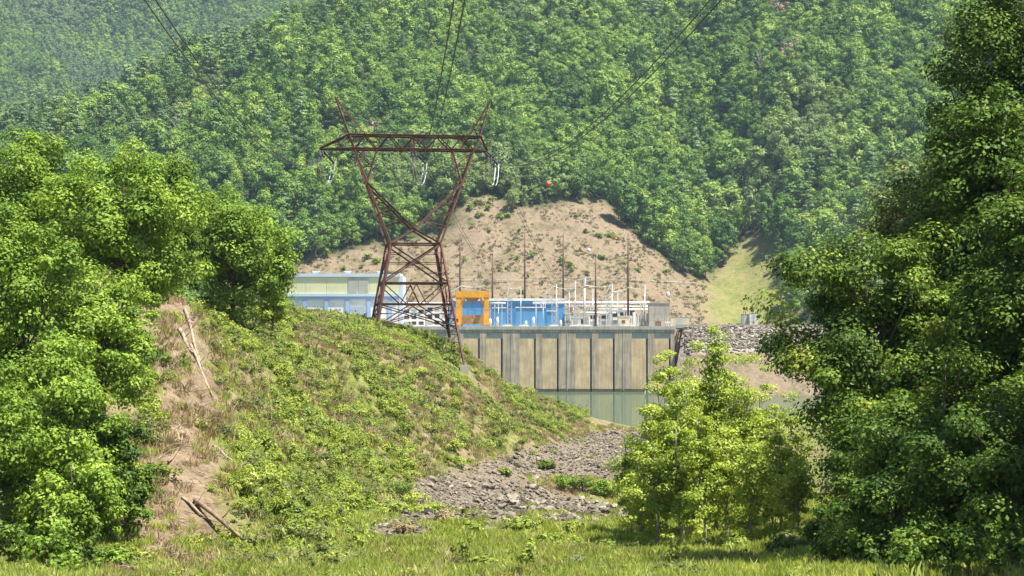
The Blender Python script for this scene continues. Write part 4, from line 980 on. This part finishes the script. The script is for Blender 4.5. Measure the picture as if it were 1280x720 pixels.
# ------------------------------------------------------------------ blue hall and blue enclosures behind the switchyard
YB = 890.0
bh = empty('blue_hall', (XX(635, YB), YB + 5, zdeck), 'low bright blue steel hall with white roof edge behind the switchyard', 'building')
bx0, bx1 = XX(560, YB), XX(706, YB); bz = P(0, 373, YB).z; bz2 = P(0, 376, YB).z
m = MB(); m.box(bx0, bx1, YB, YB + 12, zdeck - 0.3, bz2 - 0.01); wl = m.build('wall', M['blue'], bh)
m = MB(); m.box(bx0 - 0.2, bx1 + 0.3, YB - 0.6, YB + 12.3, bz2, bz); m.build('roof_edge', M['white'], bh)
for x in np.arange(bx0 + 3, bx1, 3.2): m = MB(); m.box(x - 0.08, x + 0.08, YB - 0.12, YB - 0.003, zdeck, bz2 - 0.1); m.build('seam', M['blue'], wl)
def enclosure(pa, pb, py, Y, dep, label):
    e = empty('equipment_enclosure', (XX((pa + pb) / 2, Y), Y + dep / 2, zdeck), label, 'enclosure')
    a0, a1, z = XX(pa, Y), XX(pb, Y), P(0, py, Y).z
    m = MB(); m.box(a0, a1, Y, Y + dep, zdeck + 0.01, z - 0.5); w = m.build('wall', M['blue'], e)
    m = MB(); m.box(a0 - 0.3, a1 + 0.3, Y - 0.3, Y + dep + 0.1, z - 0.49, z); m.build('roof', M['white'], e)
    xm = (a0 + a1) / 2
    for xq in ((a0 + xm) / 2, xm, (xm + a1) / 2): m = MB(); m.box(xq - 0.07, xq + 0.07, Y - 0.1, Y - 0.003, zdeck + 0.1, z - 0.6); m.build('seam', M['blue'], w)
enclosure(616, 632, 384, 882, 5.5, 'narrow blue equipment enclosure beside the yellow gantry crane')
enclosure(645, 681, 383.5, 880, 7, 'wide blue equipment enclosure with white roof in the switchyard')
enclosure(684, 694, 388, 883, 4, 'small blue equipment enclosure beside the wide blue one')

# ------------------------------------------------------------------ yellow gantry crane
YC = 856.0
cr = empty('gantry_crane', (XX(590, YC), YC + 5, zdeck), 'yellow steel gantry crane straddling the edge of the powerhouse deck', 'crane')
def cz(py): return P(0, py, YC).z
xa, xb = XX(570, YC), XX(611, YC); zt = cz(364)
CD = 9.0
for y, inset in ((YC, 0.0), (YC + CD, 0.5)):
    for s, (xo, xi) in enumerate(((xa + inset, xa + inset + 2.0), (xb - inset - 2.0, xb - inset))):
        lean = 0.35 if s == 0 else -0.35
        m = MB(); q = [(xo - (0.25 if s == 0 else 0), zdeck), (xi + (0 if s == 0 else 0.25), zdeck), (xi, zt - 2.8), (xo, zt - 2.8)]
        m.add([(u_, y, v_) for u_, v_ in q] + [(u_, y + 1.6, v_) for u_, v_ in q], [(0, 1, 2, 3), (7, 6, 5, 4), (0, 4, 5, 1), (1, 5, 6, 2), (2, 6, 7, 3), (3, 7, 4, 0)])
        m.build('leg', M['yellow'], cr)
        m = MB(); m.box(q[0][0] - 0.2, q[1][0] + 0.2, y - 0.3, y + 1.9, zdeck - 0.005, zdeck + 0.8); m.build('bogie', M['ochre'], cr)
        ks = 1 if s == 0 else -1                                     # knee brace
        xk = xi if s == 0 else xo
        m = MB(); m.beam((xk, y + 0.8, zt - 6.0), (xk + ks * 1.7, y + 0.8, zt - 2.7), 0.6, 0.6); m.build('knee_brace', M['yellow'], cr)
    m = MB(); m.box(xa + inset - 0.3, xb - inset + 0.3, y - 0.15, y + 1.75, zt - 2.79, zt - 0.02); m.build('girder', M['yellow'], cr)
for x in (xa + 0.4, xb - 2.0): m = MB(); m.box(x, x + 1.6, YC + 1.77, YC + CD - 0.17, zt - 2.4, zt - 0.4); m.build('end_girder', M['yellow'], cr)
tr_ = MB(); tr_.box(XX(581, YC), XX(599, YC), YC + 2.2, YC + 6.6, zt - 3.7, zt - 1.2); trol = tr_.build('trolley', M['yellow'], cr)
m = MB(); m.box(XX(583, YC), XX(597, YC), YC + 2.0, YC + 6.8, zt - 4.6, zt - 3.71); m.build('hoist_drum', M['ochre'], trol)
m = MB(); m.beam((XX(590, YC), YC + 4, zt - 4.6), (XX(590, YC), YC + 4, zdeck + 3.2), 0.12); m.build('hoist_cable', M['wire'], trol)
m = MB(); m.box(XX(589, YC), XX(591, YC), YC + 3.7, YC + 4.3, zdeck + 2.2, zdeck + 3.2); m.build('hook_block', M['white'], trol)
for k, (za, zb) in enumerate(((0.9, 2.3), (2.4, 3.7), (3.8, 5.0))): m = MB(); m.box(xa + 2.5, xb - 2.5, YC + CD + 0.1 - k * 0.03, YC + CD + 0.9, zdeck + za, zdeck + zb); m.build('sill_panel', M['ochre'], cr)
m = MB(); c0x, c1x = XX(566, YC), XX(574, YC); m.box(c0x, c1x, YC - 2.1, YC - 0.32, zdeck + 0.6, zdeck + 3.9); cab = m.build('cab', M['yellow'], cr)
m = MB(); m.box(c0x + 1.5, c1x - 0.3, YC - 2.14, YC - 2.105, zdeck + 1.9, zdeck + 3.4); m.build('cab_window', M['black'], cab)
for x in (xa, xb): m = MB(); m.box(x - 0.1 if x == xa else x - 0.05, x + 0.05 if x == xa else x + 0.1, YC, YC + CD, zt + 0.9, zt + 1.0); m.build('handrail', M['yellow'], cr)

# ------------------------------------------------------------------ lightning masts
for px, top, lab in ((575, 292, 'tall brown lightning mast rising behind the yellow gantry crane'), (615.5, 317, 'shorter brown lightning mast beside the yellow gantry crane'),
                     (656, 291, 'tall brown lightning mast behind the wide blue enclosure'), (704, 292, 'tall brown lightning mast at the end of the blue hall'),
                     (744.5, 318, 'shorter brown lightning mast among the white switchgear'), (785, 292, 'tall brown lightning mast beside the beige cabinet')):
    Y = 878.0 if px > 720 or px < 612 else 906.0
    if px < 612: Y = 906.0
    x, zt = xz(px, top, Y)
    r = empty('lightning_mast', (x, Y, zdeck - 0.2), lab, 'mast')
    m = MB(); m.tube([(x, Y, zdeck - 0.2), (x, Y, zdeck + (zt - zdeck) * 0.55), (x, Y, zt)], [0.55, 0.42, 0.2], 8); m.build('shaft', M['mast'], r, True)
    zb = P(px, 318, Y).z if top < 310 else zt - 0.2
    m = MB(); m.box(x - 1.3, x + 0.3, Y - 0.3, Y + 0.3, zb - 0.6, zb); m.build('bracket', M['mast'], r)
    m = MB(); m.tube([(x, Y, zdeck - 0.2), (x, Y, zdeck + 0.7)], [1.0, 0.9], 10); m.build('base_flange', M['mast'], r)

# ------------------------------------------------------------------ switchyard
def lattice(px, pytop, Y, w, label, arm=0.0):
    x, zt = xz(px, pytop, Y); r = empty('lattice_column', (x, Y, zdeck), label, 'column')
    h = w / 2; cs = [(-h, -h), (h, -h), (h, h), (-h, h)]
    for a, b in cs: m = MB(); m.beam((x + a, Y + b, zdeck), (x + a, Y + b, zt), 0.2); m.build('leg', M['steel'], r)
    nz = int((zt - zdeck) / (w * 1.1)); dz = (zt - zdeck) / nz
    for s in range(4):
        (a, b), (c, d) = cs[s], cs[(s + 1) % 4]; m = MB()
        for j in range(nz):
            z0_, z1_ = zdeck + dz * j, zdeck + dz * (j + 1)
            if j % 2: a, b, c, d = c, d, a, b
            m.beam((x + a, Y + b, z0_), (x + c, Y + d, z1_), 0.12); m.beam((x + c, Y + d, z0_), (x + a, Y + b, z1_), 0.12)
        m.build('lacing', M['steel'], r)
    if arm:
        m = MB(); m.beam((x - 0.5, Y, zt), (x + arm, Y, zt + abs(arm) * 0.9), 0.28); m.build('arm', M['white'], r)
    m = MB(); m.box(x - h - 0.4, x + h + 0.4, Y - h - 0.4, Y + h + 0.4, zdeck - 0.004, zdeck + 0.35); m.build('base_plate', M['pale_concrete'], r)
lattice(611.5, 376, 872, 1.2, 'thin steel lattice column at the side of the yellow gantry crane')
lattice(637, 372, 872, 1.9, 'broad steel lattice column between the blue enclosures', 2.2)
lattice(692.5, 374, 872, 1.9, 'broad steel lattice column at the end of the blue hall', -2.0)
lattice(722, 378, 872, 1.8, 'steel lattice column beside the tallest white post')
lattice(760.5, 374, 872, 1.9, 'steel lattice column next to the beige cabinet', 2.4)
lattice(803, 380, 872, 1.6, 'steel lattice column beside the concrete hut')
def post(px, pytop, Y, r_, label, mat='steel', cap=True):
    x, zt = xz(px, pytop, Y); r = empty('switch_post', (x, Y, zdeck), label, 'post', None)
    m = MB(); m.tube([(x, Y, zdeck), (x, Y, zt)], [r_, r_ * 0.8], 8); m.build('pole', M[mat], r, True)
    m = MB(); n = 10; h = min(4.0, (zt - zdeck) * 0.3); pts = [(x, Y, zt + h * i / (n * 2 - 1)) for i in range(n * 2)]
    m.tube(pts, [r_ * (1.5 if i % 2 else 0.9) for i in range(n * 2)], 8); m.build('insulator', M['offwhite'], r)
    if cap: m = MB(); m.box(x - 0.9, x + 0.9, Y - 0.15, Y + 0.15, zt + h, zt + h + 0.2); m.build('terminal', M['steel'], r)
    return r
for px, top, rr, lab in ((651, 372, .18, 'thin pale post in front of the wide blue enclosure'), (670, 386, .16, 'short pale post in front of the wide blue enclosure'), (679, 384, .16, 'short pale post at the corner of the wide blue enclosure'),
                     (623, 384, .16, 'short pale post in front of the narrow blue enclosure'), (695.5, 366, .26, 'pale post behind the end lattice column of the blue hall'), (711.5, 374, .2, 'thin pale post between the blue hall and the white switchgear'),
                     (719, 362, .24, 'tall pale post behind the white switchgear'), (741, 372, .2, 'thin pale post beside the short brown mast'), (730.5, 358, .6, 'thickest tall white post of the switchgear'), (765, 366, .24, 'tall thin post beyond the beige cabinet'), (772, 376, .2, 'pale post above the beige cabinet'), (806, 366, .22, 'tall thin post beside the concrete hut')):
    post(px, top, 874.0, rr, lab)
def pipe_run(pa, pb, py, Y, r_, label, nsup):
    x0_, x1_ = XX(pa, Y), XX(pb, Y); z = P(0, py, Y).z; r = empty('bus_pipe', ((x0_ + x1_) / 2, Y, zdeck), label, 'pipe')
    m = MB(); m.tube([(x0_, Y, z), (x1_, Y, z)], r_, 8); m.build('pipe', M['white'], r, True)
    for i in range(nsup):
        x = x0_ + (x1_ - x0_) * (i + 0.5) / nsup; m = MB(); m.box(x - 0.16, x + 0.16, Y - 0.16, Y + 0.16, zdeck, z - r_ * 0.9); m.build('support', M['steel'], r)
        m = MB(); m.tube([(x, Y, z - r_ - 1.4 + 1.4 * j / 9) for j in range(10)], [0.34 if j % 2 else 0.22 for j in range(10)], 8); m.build('insulator', M['offwhite'], r)
pipe_run(666, 812, 378.5, 884.0, 0.55, 'long thick white bus pipe high above the switchyard', 7); pipe_run(706, 812, 383, 886.5, 0.3, 'long thin white bus pipe behind the thick one', 5)
pipe_run(748, 812, 387, 880.0, 0.45, 'white bus pipe at middle height near the concrete hut', 3); pipe_run(614, 632, 379, 879.0, 0.4, 'short white bus pipe above the narrow blue enclosure', 2)
pipe_run(722, 770, 391, 882, 0.4, 'low white bus pipe behind the beige cabinet', 3); pipe_run(505, 562, 379, 884, 0.4, 'white bus pipe above the transformer rack', 3)
# switchgear cells: white frames with dark openings
def cell(pa, pb, py, Y, label, rows=2, name='switchgear_cabinet', cat='cabinet'):
    x0_, x1_, z = XX(pa, Y), XX(pb, Y), P(0, py, Y).z; r = empty(name, ((x0_ + x1_) / 2, Y + 1.5, zdeck), label, cat)
    m = MB(); m.box(x0_, x1_, Y, Y + 3, zdeck, z); b_ = m.build('body', M['offwhite'], r)
    h = (z - zdeck) / rows; nw = max(1, int((x1_ - x0_) / 2.6)); w = (x1_ - x0_) / nw
    for i in range(rows):
        for j in range(nw): m = MB(); m.box(x0_ + w * j + w * .16, x0_ + w * (j + 1) - w * .16, Y - 0.06, Y - 0.004, zdeck + h * i + h * .25, zdeck + h * (i + 1) - h * .18); m.build('opening', M['black' if (i + j) % 3 else 'grey_green'], b_)
    m = MB(); m.box(x0_ - .15, x1_ + .15, Y - 0.2, Y + 3.1, z + 0.003, z + 0.3); m.build('top', M['white'], r)
cell(736, 748, 393, 878, 'white switchgear cabinet with dark openings beside the short brown mast'); cell(750, 762, 393, 881, 'white switchgear cabinet behind the lattice column'); cell(763, 784, 389, 888, 'white switchgear cabinet with grey window behind the beige cabinet')
cell(715, 734, 397, 880, 'low white switchgear cabinet below the tallest white post', 1); cell(786, 795, 386, 882, 'tall white switchgear cabinet behind the tall mast'); cell(706, 714, 392, 888, 'pale cabinet close to the end of the blue hall', 1)
cell(504, 531, 386, 880, 'white transformer rack with dark louvres behind the lattice tower', 3, 'transformer_rack', 'rack'); cell(533, 560, 383, 884, 'taller white transformer rack beside the blue hall', 3, 'transformer_rack', 'rack')
for i, (px, top) in enumerate(((792, 390), (798, 394), (802, 389), (809, 392), (789, 398))):
    x, zt = xz(px, top, 872.0); r = empty('white_bushing', (x, 872, zdeck), 'stout white insulator bushing between the tall mast and the concrete hut', 'bushing', 'white bushings beside the concrete hut')
    m = MB(); m.box(x - 0.6, x + 0.6, 871.4, 872.6, zdeck, zdeck + 1.4); m.build('tank', M['white'], r)
    m = MB(); n = 12; m.tube([(x, 872, zdeck + 1.4 + (zt - zdeck - 1.4) * j / 23) for j in range(24)], [0.62 if j % 2 else 0.45 for j in range(24)], 8); m.build('insulator', M['offwhite'], r)
for i, (px, top) in enumerate(((622, 397), (667, 397), (613, 399), (657.5, 402), (701, 401))):
    x, zt = xz(px, top, 866.0); r = empty('white_canister', (x, 866, zdeck), 'small white equipment canister on the deck before the blue enclosures', 'canister', 'white canisters before the blue enclosures')
    m = MB(); m.tube([(x, 866, zdeck), (x, 866, zt)], 0.55, 10); m.build('body', M['white'], r, True); m = MB(); m.tube([(x, 866, zt), (x, 866, zt + 0.4)], [0.4, 0.15], 10); m.build('lid', M['steel'], r)
for i, px in enumerate((634, 655, 692, 718, 732)):
    x, zt = xz(px, 404, 862.0); r = empty('plinth', (x, 862, zdeck), 'low white concrete plinth near the lakeside edge of the deck', 'plinth', 'white plinths on the deck'); w = 2.2
    m = MB(); m.box(x - w, x + w, 861, 863.4, zdeck - 0.01, zdeck + 0.5); m.build('slab', M['white'], r); m = MB(); m.box(x - w * .6, x + w * .6, 861.5, 862.9, zdeck + 0.503, zdeck + 0.95); m.build('upper_slab', M['pale_concrete'], r)
# beige cabinet
x0_, x1_, z = XX(773, 864), XX(787, 864), P(0, 395.5, 864).z
r = empty('control_cabinet', ((x0_ + x1_) / 2, 866, zdeck), 'beige control cabinet with a small square window on the deck', 'cabinet')
m = MB(); m.box(x0_, x1_, 864, 868, zdeck, z); bd = m.build('body', M['beige'], r); m = MB(); m.box(x0_ - .2, x1_ + .2, 863.8, 868.2, z + .003, z + .25); m.build('roof', M['beige'], r)
m = MB(); m.box(x0_ + 1.5, x0_ + 3.1, 863.93, 863.997, zdeck + 1.3, zdeck + 2.8); m.build('window', M['redbrown'], bd); m = MB(); m.box(x0_ + 0.4, x0_ + 1.2, 863.95, 863.997, zdeck + 0.1, zdeck + 2.2); m.build('door', M['louvre'], bd)
# concrete hut
x0_, x1_, z = XX(811, 866), XX(837, 866), P(0, 379, 866).z
r = empty('concrete_hut', ((x0_ + x1_) / 2, 869, zdeck), 'pale concrete block hut at the end of the powerhouse deck', 'hut')
nxp, nzp = 4, 4; w = (x1_ - x0_) / nxp; h = (z - zdeck) / nzp
m = MB(); m.box(x0_ + 0.08, x1_ - 0.08, 866.1, 873, zdeck, z - 0.1); m.build('core', M['concrete'], r)
for i in range(nxp):
    for j in range(nzp): m = MB(); m.box(x0_ + i * w + .03, x0_ + (i + 1) * w - .03, 865.95, 866.09, zdeck + j * h + .03, zdeck + (j + 1) * h - .03); m.build('wall_panel', M['pale_concrete'], r)
m = MB(); m.box(x0_ - .2, x1_ + .2, 865.7, 873.2, z - 0.09, z + .3); m.build('roof', M['pale_concrete'], r)
m = MB(); m.box(x0_ + 2.9, x0_ + 5.6, 865.88, 865.945, zdeck + 0.1, zdeck + 2.3); m.build('door', M['redbrown'], r)
for k in range(3): x = x1_ - 2.2 + k * 0.9; m = MB(); m.tube([(x, 865, zdeck), (x, 865, zdeck + 1.6), (x + .4, 865.3, zdeck + 2.0), (x + .8, 865.6, zdeck + 1.6), (x + 0.8, 865.6, zdeck)], .09, 6); m.build('pipe', M['white'], r)
# thin busbars, leads and cross-arms above the yard
for i, (p0, p1, lab) in enumerate((((561, 366, 884), (577, 357, 884), 'white slanting strut above the blue hall at the crane'), ((634, 369, 872), (637, 356, 872), 'white slanting arm on top of the lattice column between the enclosures'),
                                   ((681, 368, 874), (692, 357, 874), 'white slanting arm above the end of the blue hall'), ((757, 367, 872), (763, 356, 872), 'white slanting arm above the lattice column at the beige cabinet'))):
    a = P(*p0); b = P(*p1); o = MB().beam(a, b, 0.34).add([a + Vector((0, 0.3, 0)), a + Vector((0.4, 0.3, 0)), a + Vector((0.4, .3, -6)), a + Vector((0, .3, -6)), a + Vector((0, .6, 0)), a + Vector((0.4, .6, 0)), a + Vector((0.4, .6, -6)), a + Vector((0, .6, -6))], [(0, 1, 2, 3), (7, 6, 5, 4), (0, 4, 5, 1), (1, 5, 6, 2), (2, 6, 7, 3), (3, 7, 4, 0)]).build('disconnect_switch', M['white'], None, False, base=a)
    tag(o, lab, 'switch')
def lead(pts, rad, label, mat, name, sag=0.0, cat='cable', group=None):
    a, b = Vector(pts[0]), Vector(pts[1]); n = 28
    q = []
    for i in range(n): t = i / (n - 1); p = a.lerp(b, t); p.z -= 4 * sag * t * (1 - t); q.append(p)
    o = MB().tube(q, rad, 5).build(name, M[mat], None, True, base=a); tag(o, label, cat, group); return q
for i, (p0, p1) in enumerate((((577, 357, 880), (606, 357, 880)), ((637, 360, 874), (651, 358, 874)), ((692, 358, 874), (719, 360, 874)), ((731, 356, 874), (763, 357, 874)), ((763, 364, 874), (786, 359, 876)), ((786, 359, 876), (806, 358, 874)))):
    lead([P(*p0), P(*p1)], 0.1, 'thin pale lead hung between tops of the switchyard posts', 'bright_wire', 'bus_lead', 0.8, 'cable', 'thin leads of the switchyard')

# slack spans from the tower back to the powerhouse, with marker balls on the earth wire
rp = tp(613.5, 124, 0); lp = tp(419.5, 123, 0)
q = lead([rp, P(785, 292, 878)], 0.035, 'earth wire with orange marker balls running from tower peak to tall mast', 'wire', 'earth_wire', 9.0)
def marker(p, mat, label, r_=0.6):
    rt = empty('marker_ball', p, label, 'marker ball'); MB().ball(p, r_).build('shell', M[mat], rt, True)
    m = MB(); m.tube([p + Vector((0, -r_ - .25, 0)), p + Vector((0, r_ + .25, 0))], 0.09, 6); m.build('clamp', M['steel'], rt)
def on_line(q, px):
    best = min(range(len(q) * 10 - 10), key=lambda k: abs(proj(*q[k // 10].lerp(q[k // 10 + 1], (k % 10) / 10))[0] - px)); return q[best // 10].lerp(q[best // 10 + 1], (best % 10) / 10)
marker(on_line(q, 685), 'orange', 'orange marker ball on the earth wire against the forest edge', 0.5); marker(on_line(q, 770), 'orange', 'small orange marker ball on the earth wire above the bare slope', 0.5)
q = lead([rp, P(744.5, 318, 878)], 0.035, 'earth wire with a white marker ball running from tower peak to shorter mast', 'wire', 'earth_wire', 4.0); marker(on_line(q, 736), 'white', 'white marker ball on the earth wire above the bare slope', 0.75)
lead([lp, P(575, 292, 906)], 0.035, 'earth wire running from the long-arm tower peak to the mast behind the crane', 'wire', 'earth_wire', 8.0)
for k, (apx, tpx) in enumerate(((401, 637), (517, 692.5), (609, 760.5))):
    for off in (-0.25, 0.25):
        a = tp(apx, 189, 0) + Vector((1.5 + off, 3.4, -1.4)); b = P(tpx, 366, 872) + Vector((off, 0, 0))
        lead([a, b], 0.035, 'one of the twin cables dropping from the %s of the tower to the switchyard' % ARM[k], 'wire', 'power_line', 14.0, 'cable', 'switchyard cables from the ' + ARM[k])

# ------------------------------------------------------------------ road, kerb and boxes beside the powerhouse; guard rail on the bare slope
m = MB(); m.box(XX(843, 853) + 0.7, 260, 853, 862, DECK - 1.2, DECK + 0.02); rd = m.build('road', painted('asphalt', (0.16, 0.155, 0.15), (0.11, 0.108, 0.1), 0.9, 0.3)); tag(rd, kind='structure')
m = MB(); m.box(XX(843, 852) + 0.7, 260, 852.2, 852.8, DECK - 0.8, DECK + 0.75); o = m.build('parapet', M['pale_concrete'], None, base=(150, 852.5, DECK)); tag(o, 'low concrete parapet along the road at the top of the riprap embankment', 'parapet')
def hutbox(pa, pb, py, Y, mat, label, name):
    x0_, x1_, z = XX(pa, Y), XX(pb, Y), P(0, py, Y).z; r = empty(name, ((x0_ + x1_) / 2, Y + 1.2, DECK), label, 'container')
    m = MB(); m.box(x0_, x1_, Y, Y + 2.4, DECK - 0.4, z); b_ = m.build('body', M[mat], r); m = MB(); m.box(x0_ - .1, x1_ + .1, Y - .1, Y + 2.5, z + .003, z + .15); m.build('lid', M[mat], r)
    m = MB(); m.box(x0_ + (x1_ - x0_) * .3, x0_ + (x1_ - x0_) * .7, Y - .05, Y - .004, DECK + .1, z - .4); m.build('door', M['louvre'], b_)
hutbox(937, 947, 391, 866, 'white', 'white storage container at the roadside by the embankment', 'storage_container'); hutbox(927, 936, 393, 868, 'grey_green', 'grey-green storage container beside the white one', 'storage_container')
hutbox(838, 862, 396.5, 868, 'beige', 'long low beige container beside the concrete hut', 'storage_container')
gr = empty('guard_rail', (0, 985, float(hill_z(0.0, 985.0))), 'thin pale guard rail along the track crossing the bare slope', 'guard rail')
pts = []
for px_ in np.arange(556, 874, 2.5):
    Y = np.arange(945, 1080, 0.5); X_ = (px_ - 640) / F * Y; z_ = hill_z(X_, Y); pr = proj(X_, Y, z_)[1]; k_ = int(np.argmax(pr < 353 + 3 * (px_ > 800) * (px_ - 800) / 70)); pts.append(Vector((X_[k_], Y[k_], z_[k_])))
sm = [sum((pts[max(0, min(len(pts) - 1, i + j))] for j in range(-4, 5)), Vector()) / 9 for i in range(len(pts))]
m = MB(); m.tube([p + Vector((0, 0, 1.0)) for p in sm], 0.16, 4); m.build('rail', M['pale_concrete'], gr)
gpm = MB(); gpm.box(-.1, .1, -.1, .1, -1.5, 1.0); gme = mesh_from('post', gpm.v, gpm.f, M['pale_concrete'])
for p in sm[::3]: o = child('post', gme, gr); o.location = p - gr.location
# white dome box on the slope
def hill_hit(px, py, y0=944):
    Y = np.arange(y0, 1300, 0.5); X_ = (px - 640) / F * Y; z_ = hill_z(X_, Y); k_ = int(np.argmax(proj(X_, Y, z_)[1] < py)); return Vector((X_[k_], Y[k_], z_[k_]))
p = hill_hit(835, 371); r = empty('tank', p, 'small white tank on the slope behind the concrete hut', 'tank')
m = MB(); m.tube([p + Vector((0, 0, -.4)), p + Vector((0, 0, 1.6)), p + Vector((0, 0, 2.3)), p + Vector((0, 0, 2.6))], [1.0, 1.0, .7, .15], 12); m.build('shell', M['white'], r, True); m = MB(); m.box(p.x - 1.9, p.x - 1.05, p.y - .6, p.y + .6, p.z - 0.4, p.z + .9); m.build('pump_box', M['steel'], r)
p = hill_hit(961, 322); r = empty('culvert_box', p, 'pale concrete culvert box in the grassy cutting', 'culvert')
m = MB(); m.box(p.x - 2, p.x + 2, p.y - 1, p.y + 1, p.z - 1, p.z + 1.2); b_ = m.build('headwall', M['white'], r); m = MB(); m.tube([(p.x, p.y - 1.06, p.z + .2), (p.x, p.y - 1.003, p.z + .2)], .6, 12); m.build('opening', M['black'], b_)

# ------------------------------------------------------------------ shrubs and dry brush on the bare slope
rng = np.random.default_rng(314)
sv = []
for k in range(4):
    v, f, t, cc = crown(rng, 2.4, 1.2, 1.5, 1.5, 1.25, 16, 0.6, 18, 0.5, lobes=0.35, inner=0.3, flat=0.8, low=-0.4); sv.append(mesh_from('foliage', v, f, M['leaf_left'], False, t))
stm = trunk_mb(np.random.default_rng(3), 1.8, 0.1, cc, 6, z0=-0.5, first=0.1); stm = mesh_from('stem', stm.v, stm.f, M['bark'])
spots = [(626, 275, 2.2), (634, 272, 1.6), (600, 272, 1.8), (591, 283, 1), (581, 328, 1.4), (640, 322, 1.0), (647, 324, 1.2), (664, 322, 1.6), (633, 337, .9), (624, 340, .8), (605, 306, .8), (611, 290, .9), (704, 330, 1.5), (713, 333, 1.5), (716, 338, 1.2), (700, 326, 1.2), (680, 327, .8), (735, 345, 1.5), (752, 325, 1.7), (748, 298, 1.6), (763, 298, 1.9), (733, 292, 1.3), (770, 300, 1.4), (797, 340, 1.2), (771, 342, 1.0), (833, 344, 1.7), (817, 352, 1.0), (845, 340, .8), (805, 320, 1), (822, 300, .9), (789, 312, 1), (653, 368, 1.4), (430, 338, 1.4), (452, 335, 1.0), (470, 330, 2.0), (460, 325, 1.8), (545, 318, 1), (610, 262, 1.6), (720, 272, 1.0), (650, 290, .9), (690, 300, .8), (780, 330, .9), (870, 352, 1.0), (868, 330, 1.6), (855, 318, 1.8), (586, 262, 2.0), (598, 256, 1.8), (616, 254, 1.7), (775, 282, 1.2), (660, 345, .7), (600, 345, .7), (640, 306, .7), (725, 312, .7), (760, 355, .7), (850, 360, .8), (880, 362, .7), (810, 342, .7)]
for i, (a, b, s) in enumerate(spots):
    p = hill_hit(a, b); o = empty('hillside_shrub', p, 'small dark green shrub scattered on the tan bare slope', 'shrub', 'shrubs scattered on the bare slope'); o.scale = (s * .85, s * .85, s * .8); o.rotation_euler = (0, 0, i * 1.7)
    child('stem', stm, o); child('foliage', sv[i % 4], o)
X = rng.uniform(-130, 150, 26000); Y = rng.uniform(946, 1130, 26000); Z = hill_z(X, Y); a, b = proj(X, Y, Z)
k = in_poly(a, b, BARE_H) & ~in_poly(a, b, GRASS_H) & (Y > foot_y(X)) & (rng.random(len(X)) < 0.5 * sstep(0.2, 0.8, fbm(X / 9, Y / 9, 131, 3)))
X, Y, Z = X[k], Y[k], Z[k]; n = len(X)
brush = variants('slope_tuft', [tuft_var(rng, 22, 1.0, 1.0, 0.12) for _ in range(4)], M['leaf_straw'])
scatter('slope_brush', np.stack([X, Y, Z], -1), rs(rng, n), s3(rng.uniform(.5, 1.2, n), rng), rng.integers(0, 4, n), brush, 'tan dry brush covering the cleared slope above the switchyard', 'brush')
print('SLOPE', n, 'TRIS', sum(len(me.polygons) for me in bpy.data.meshes))
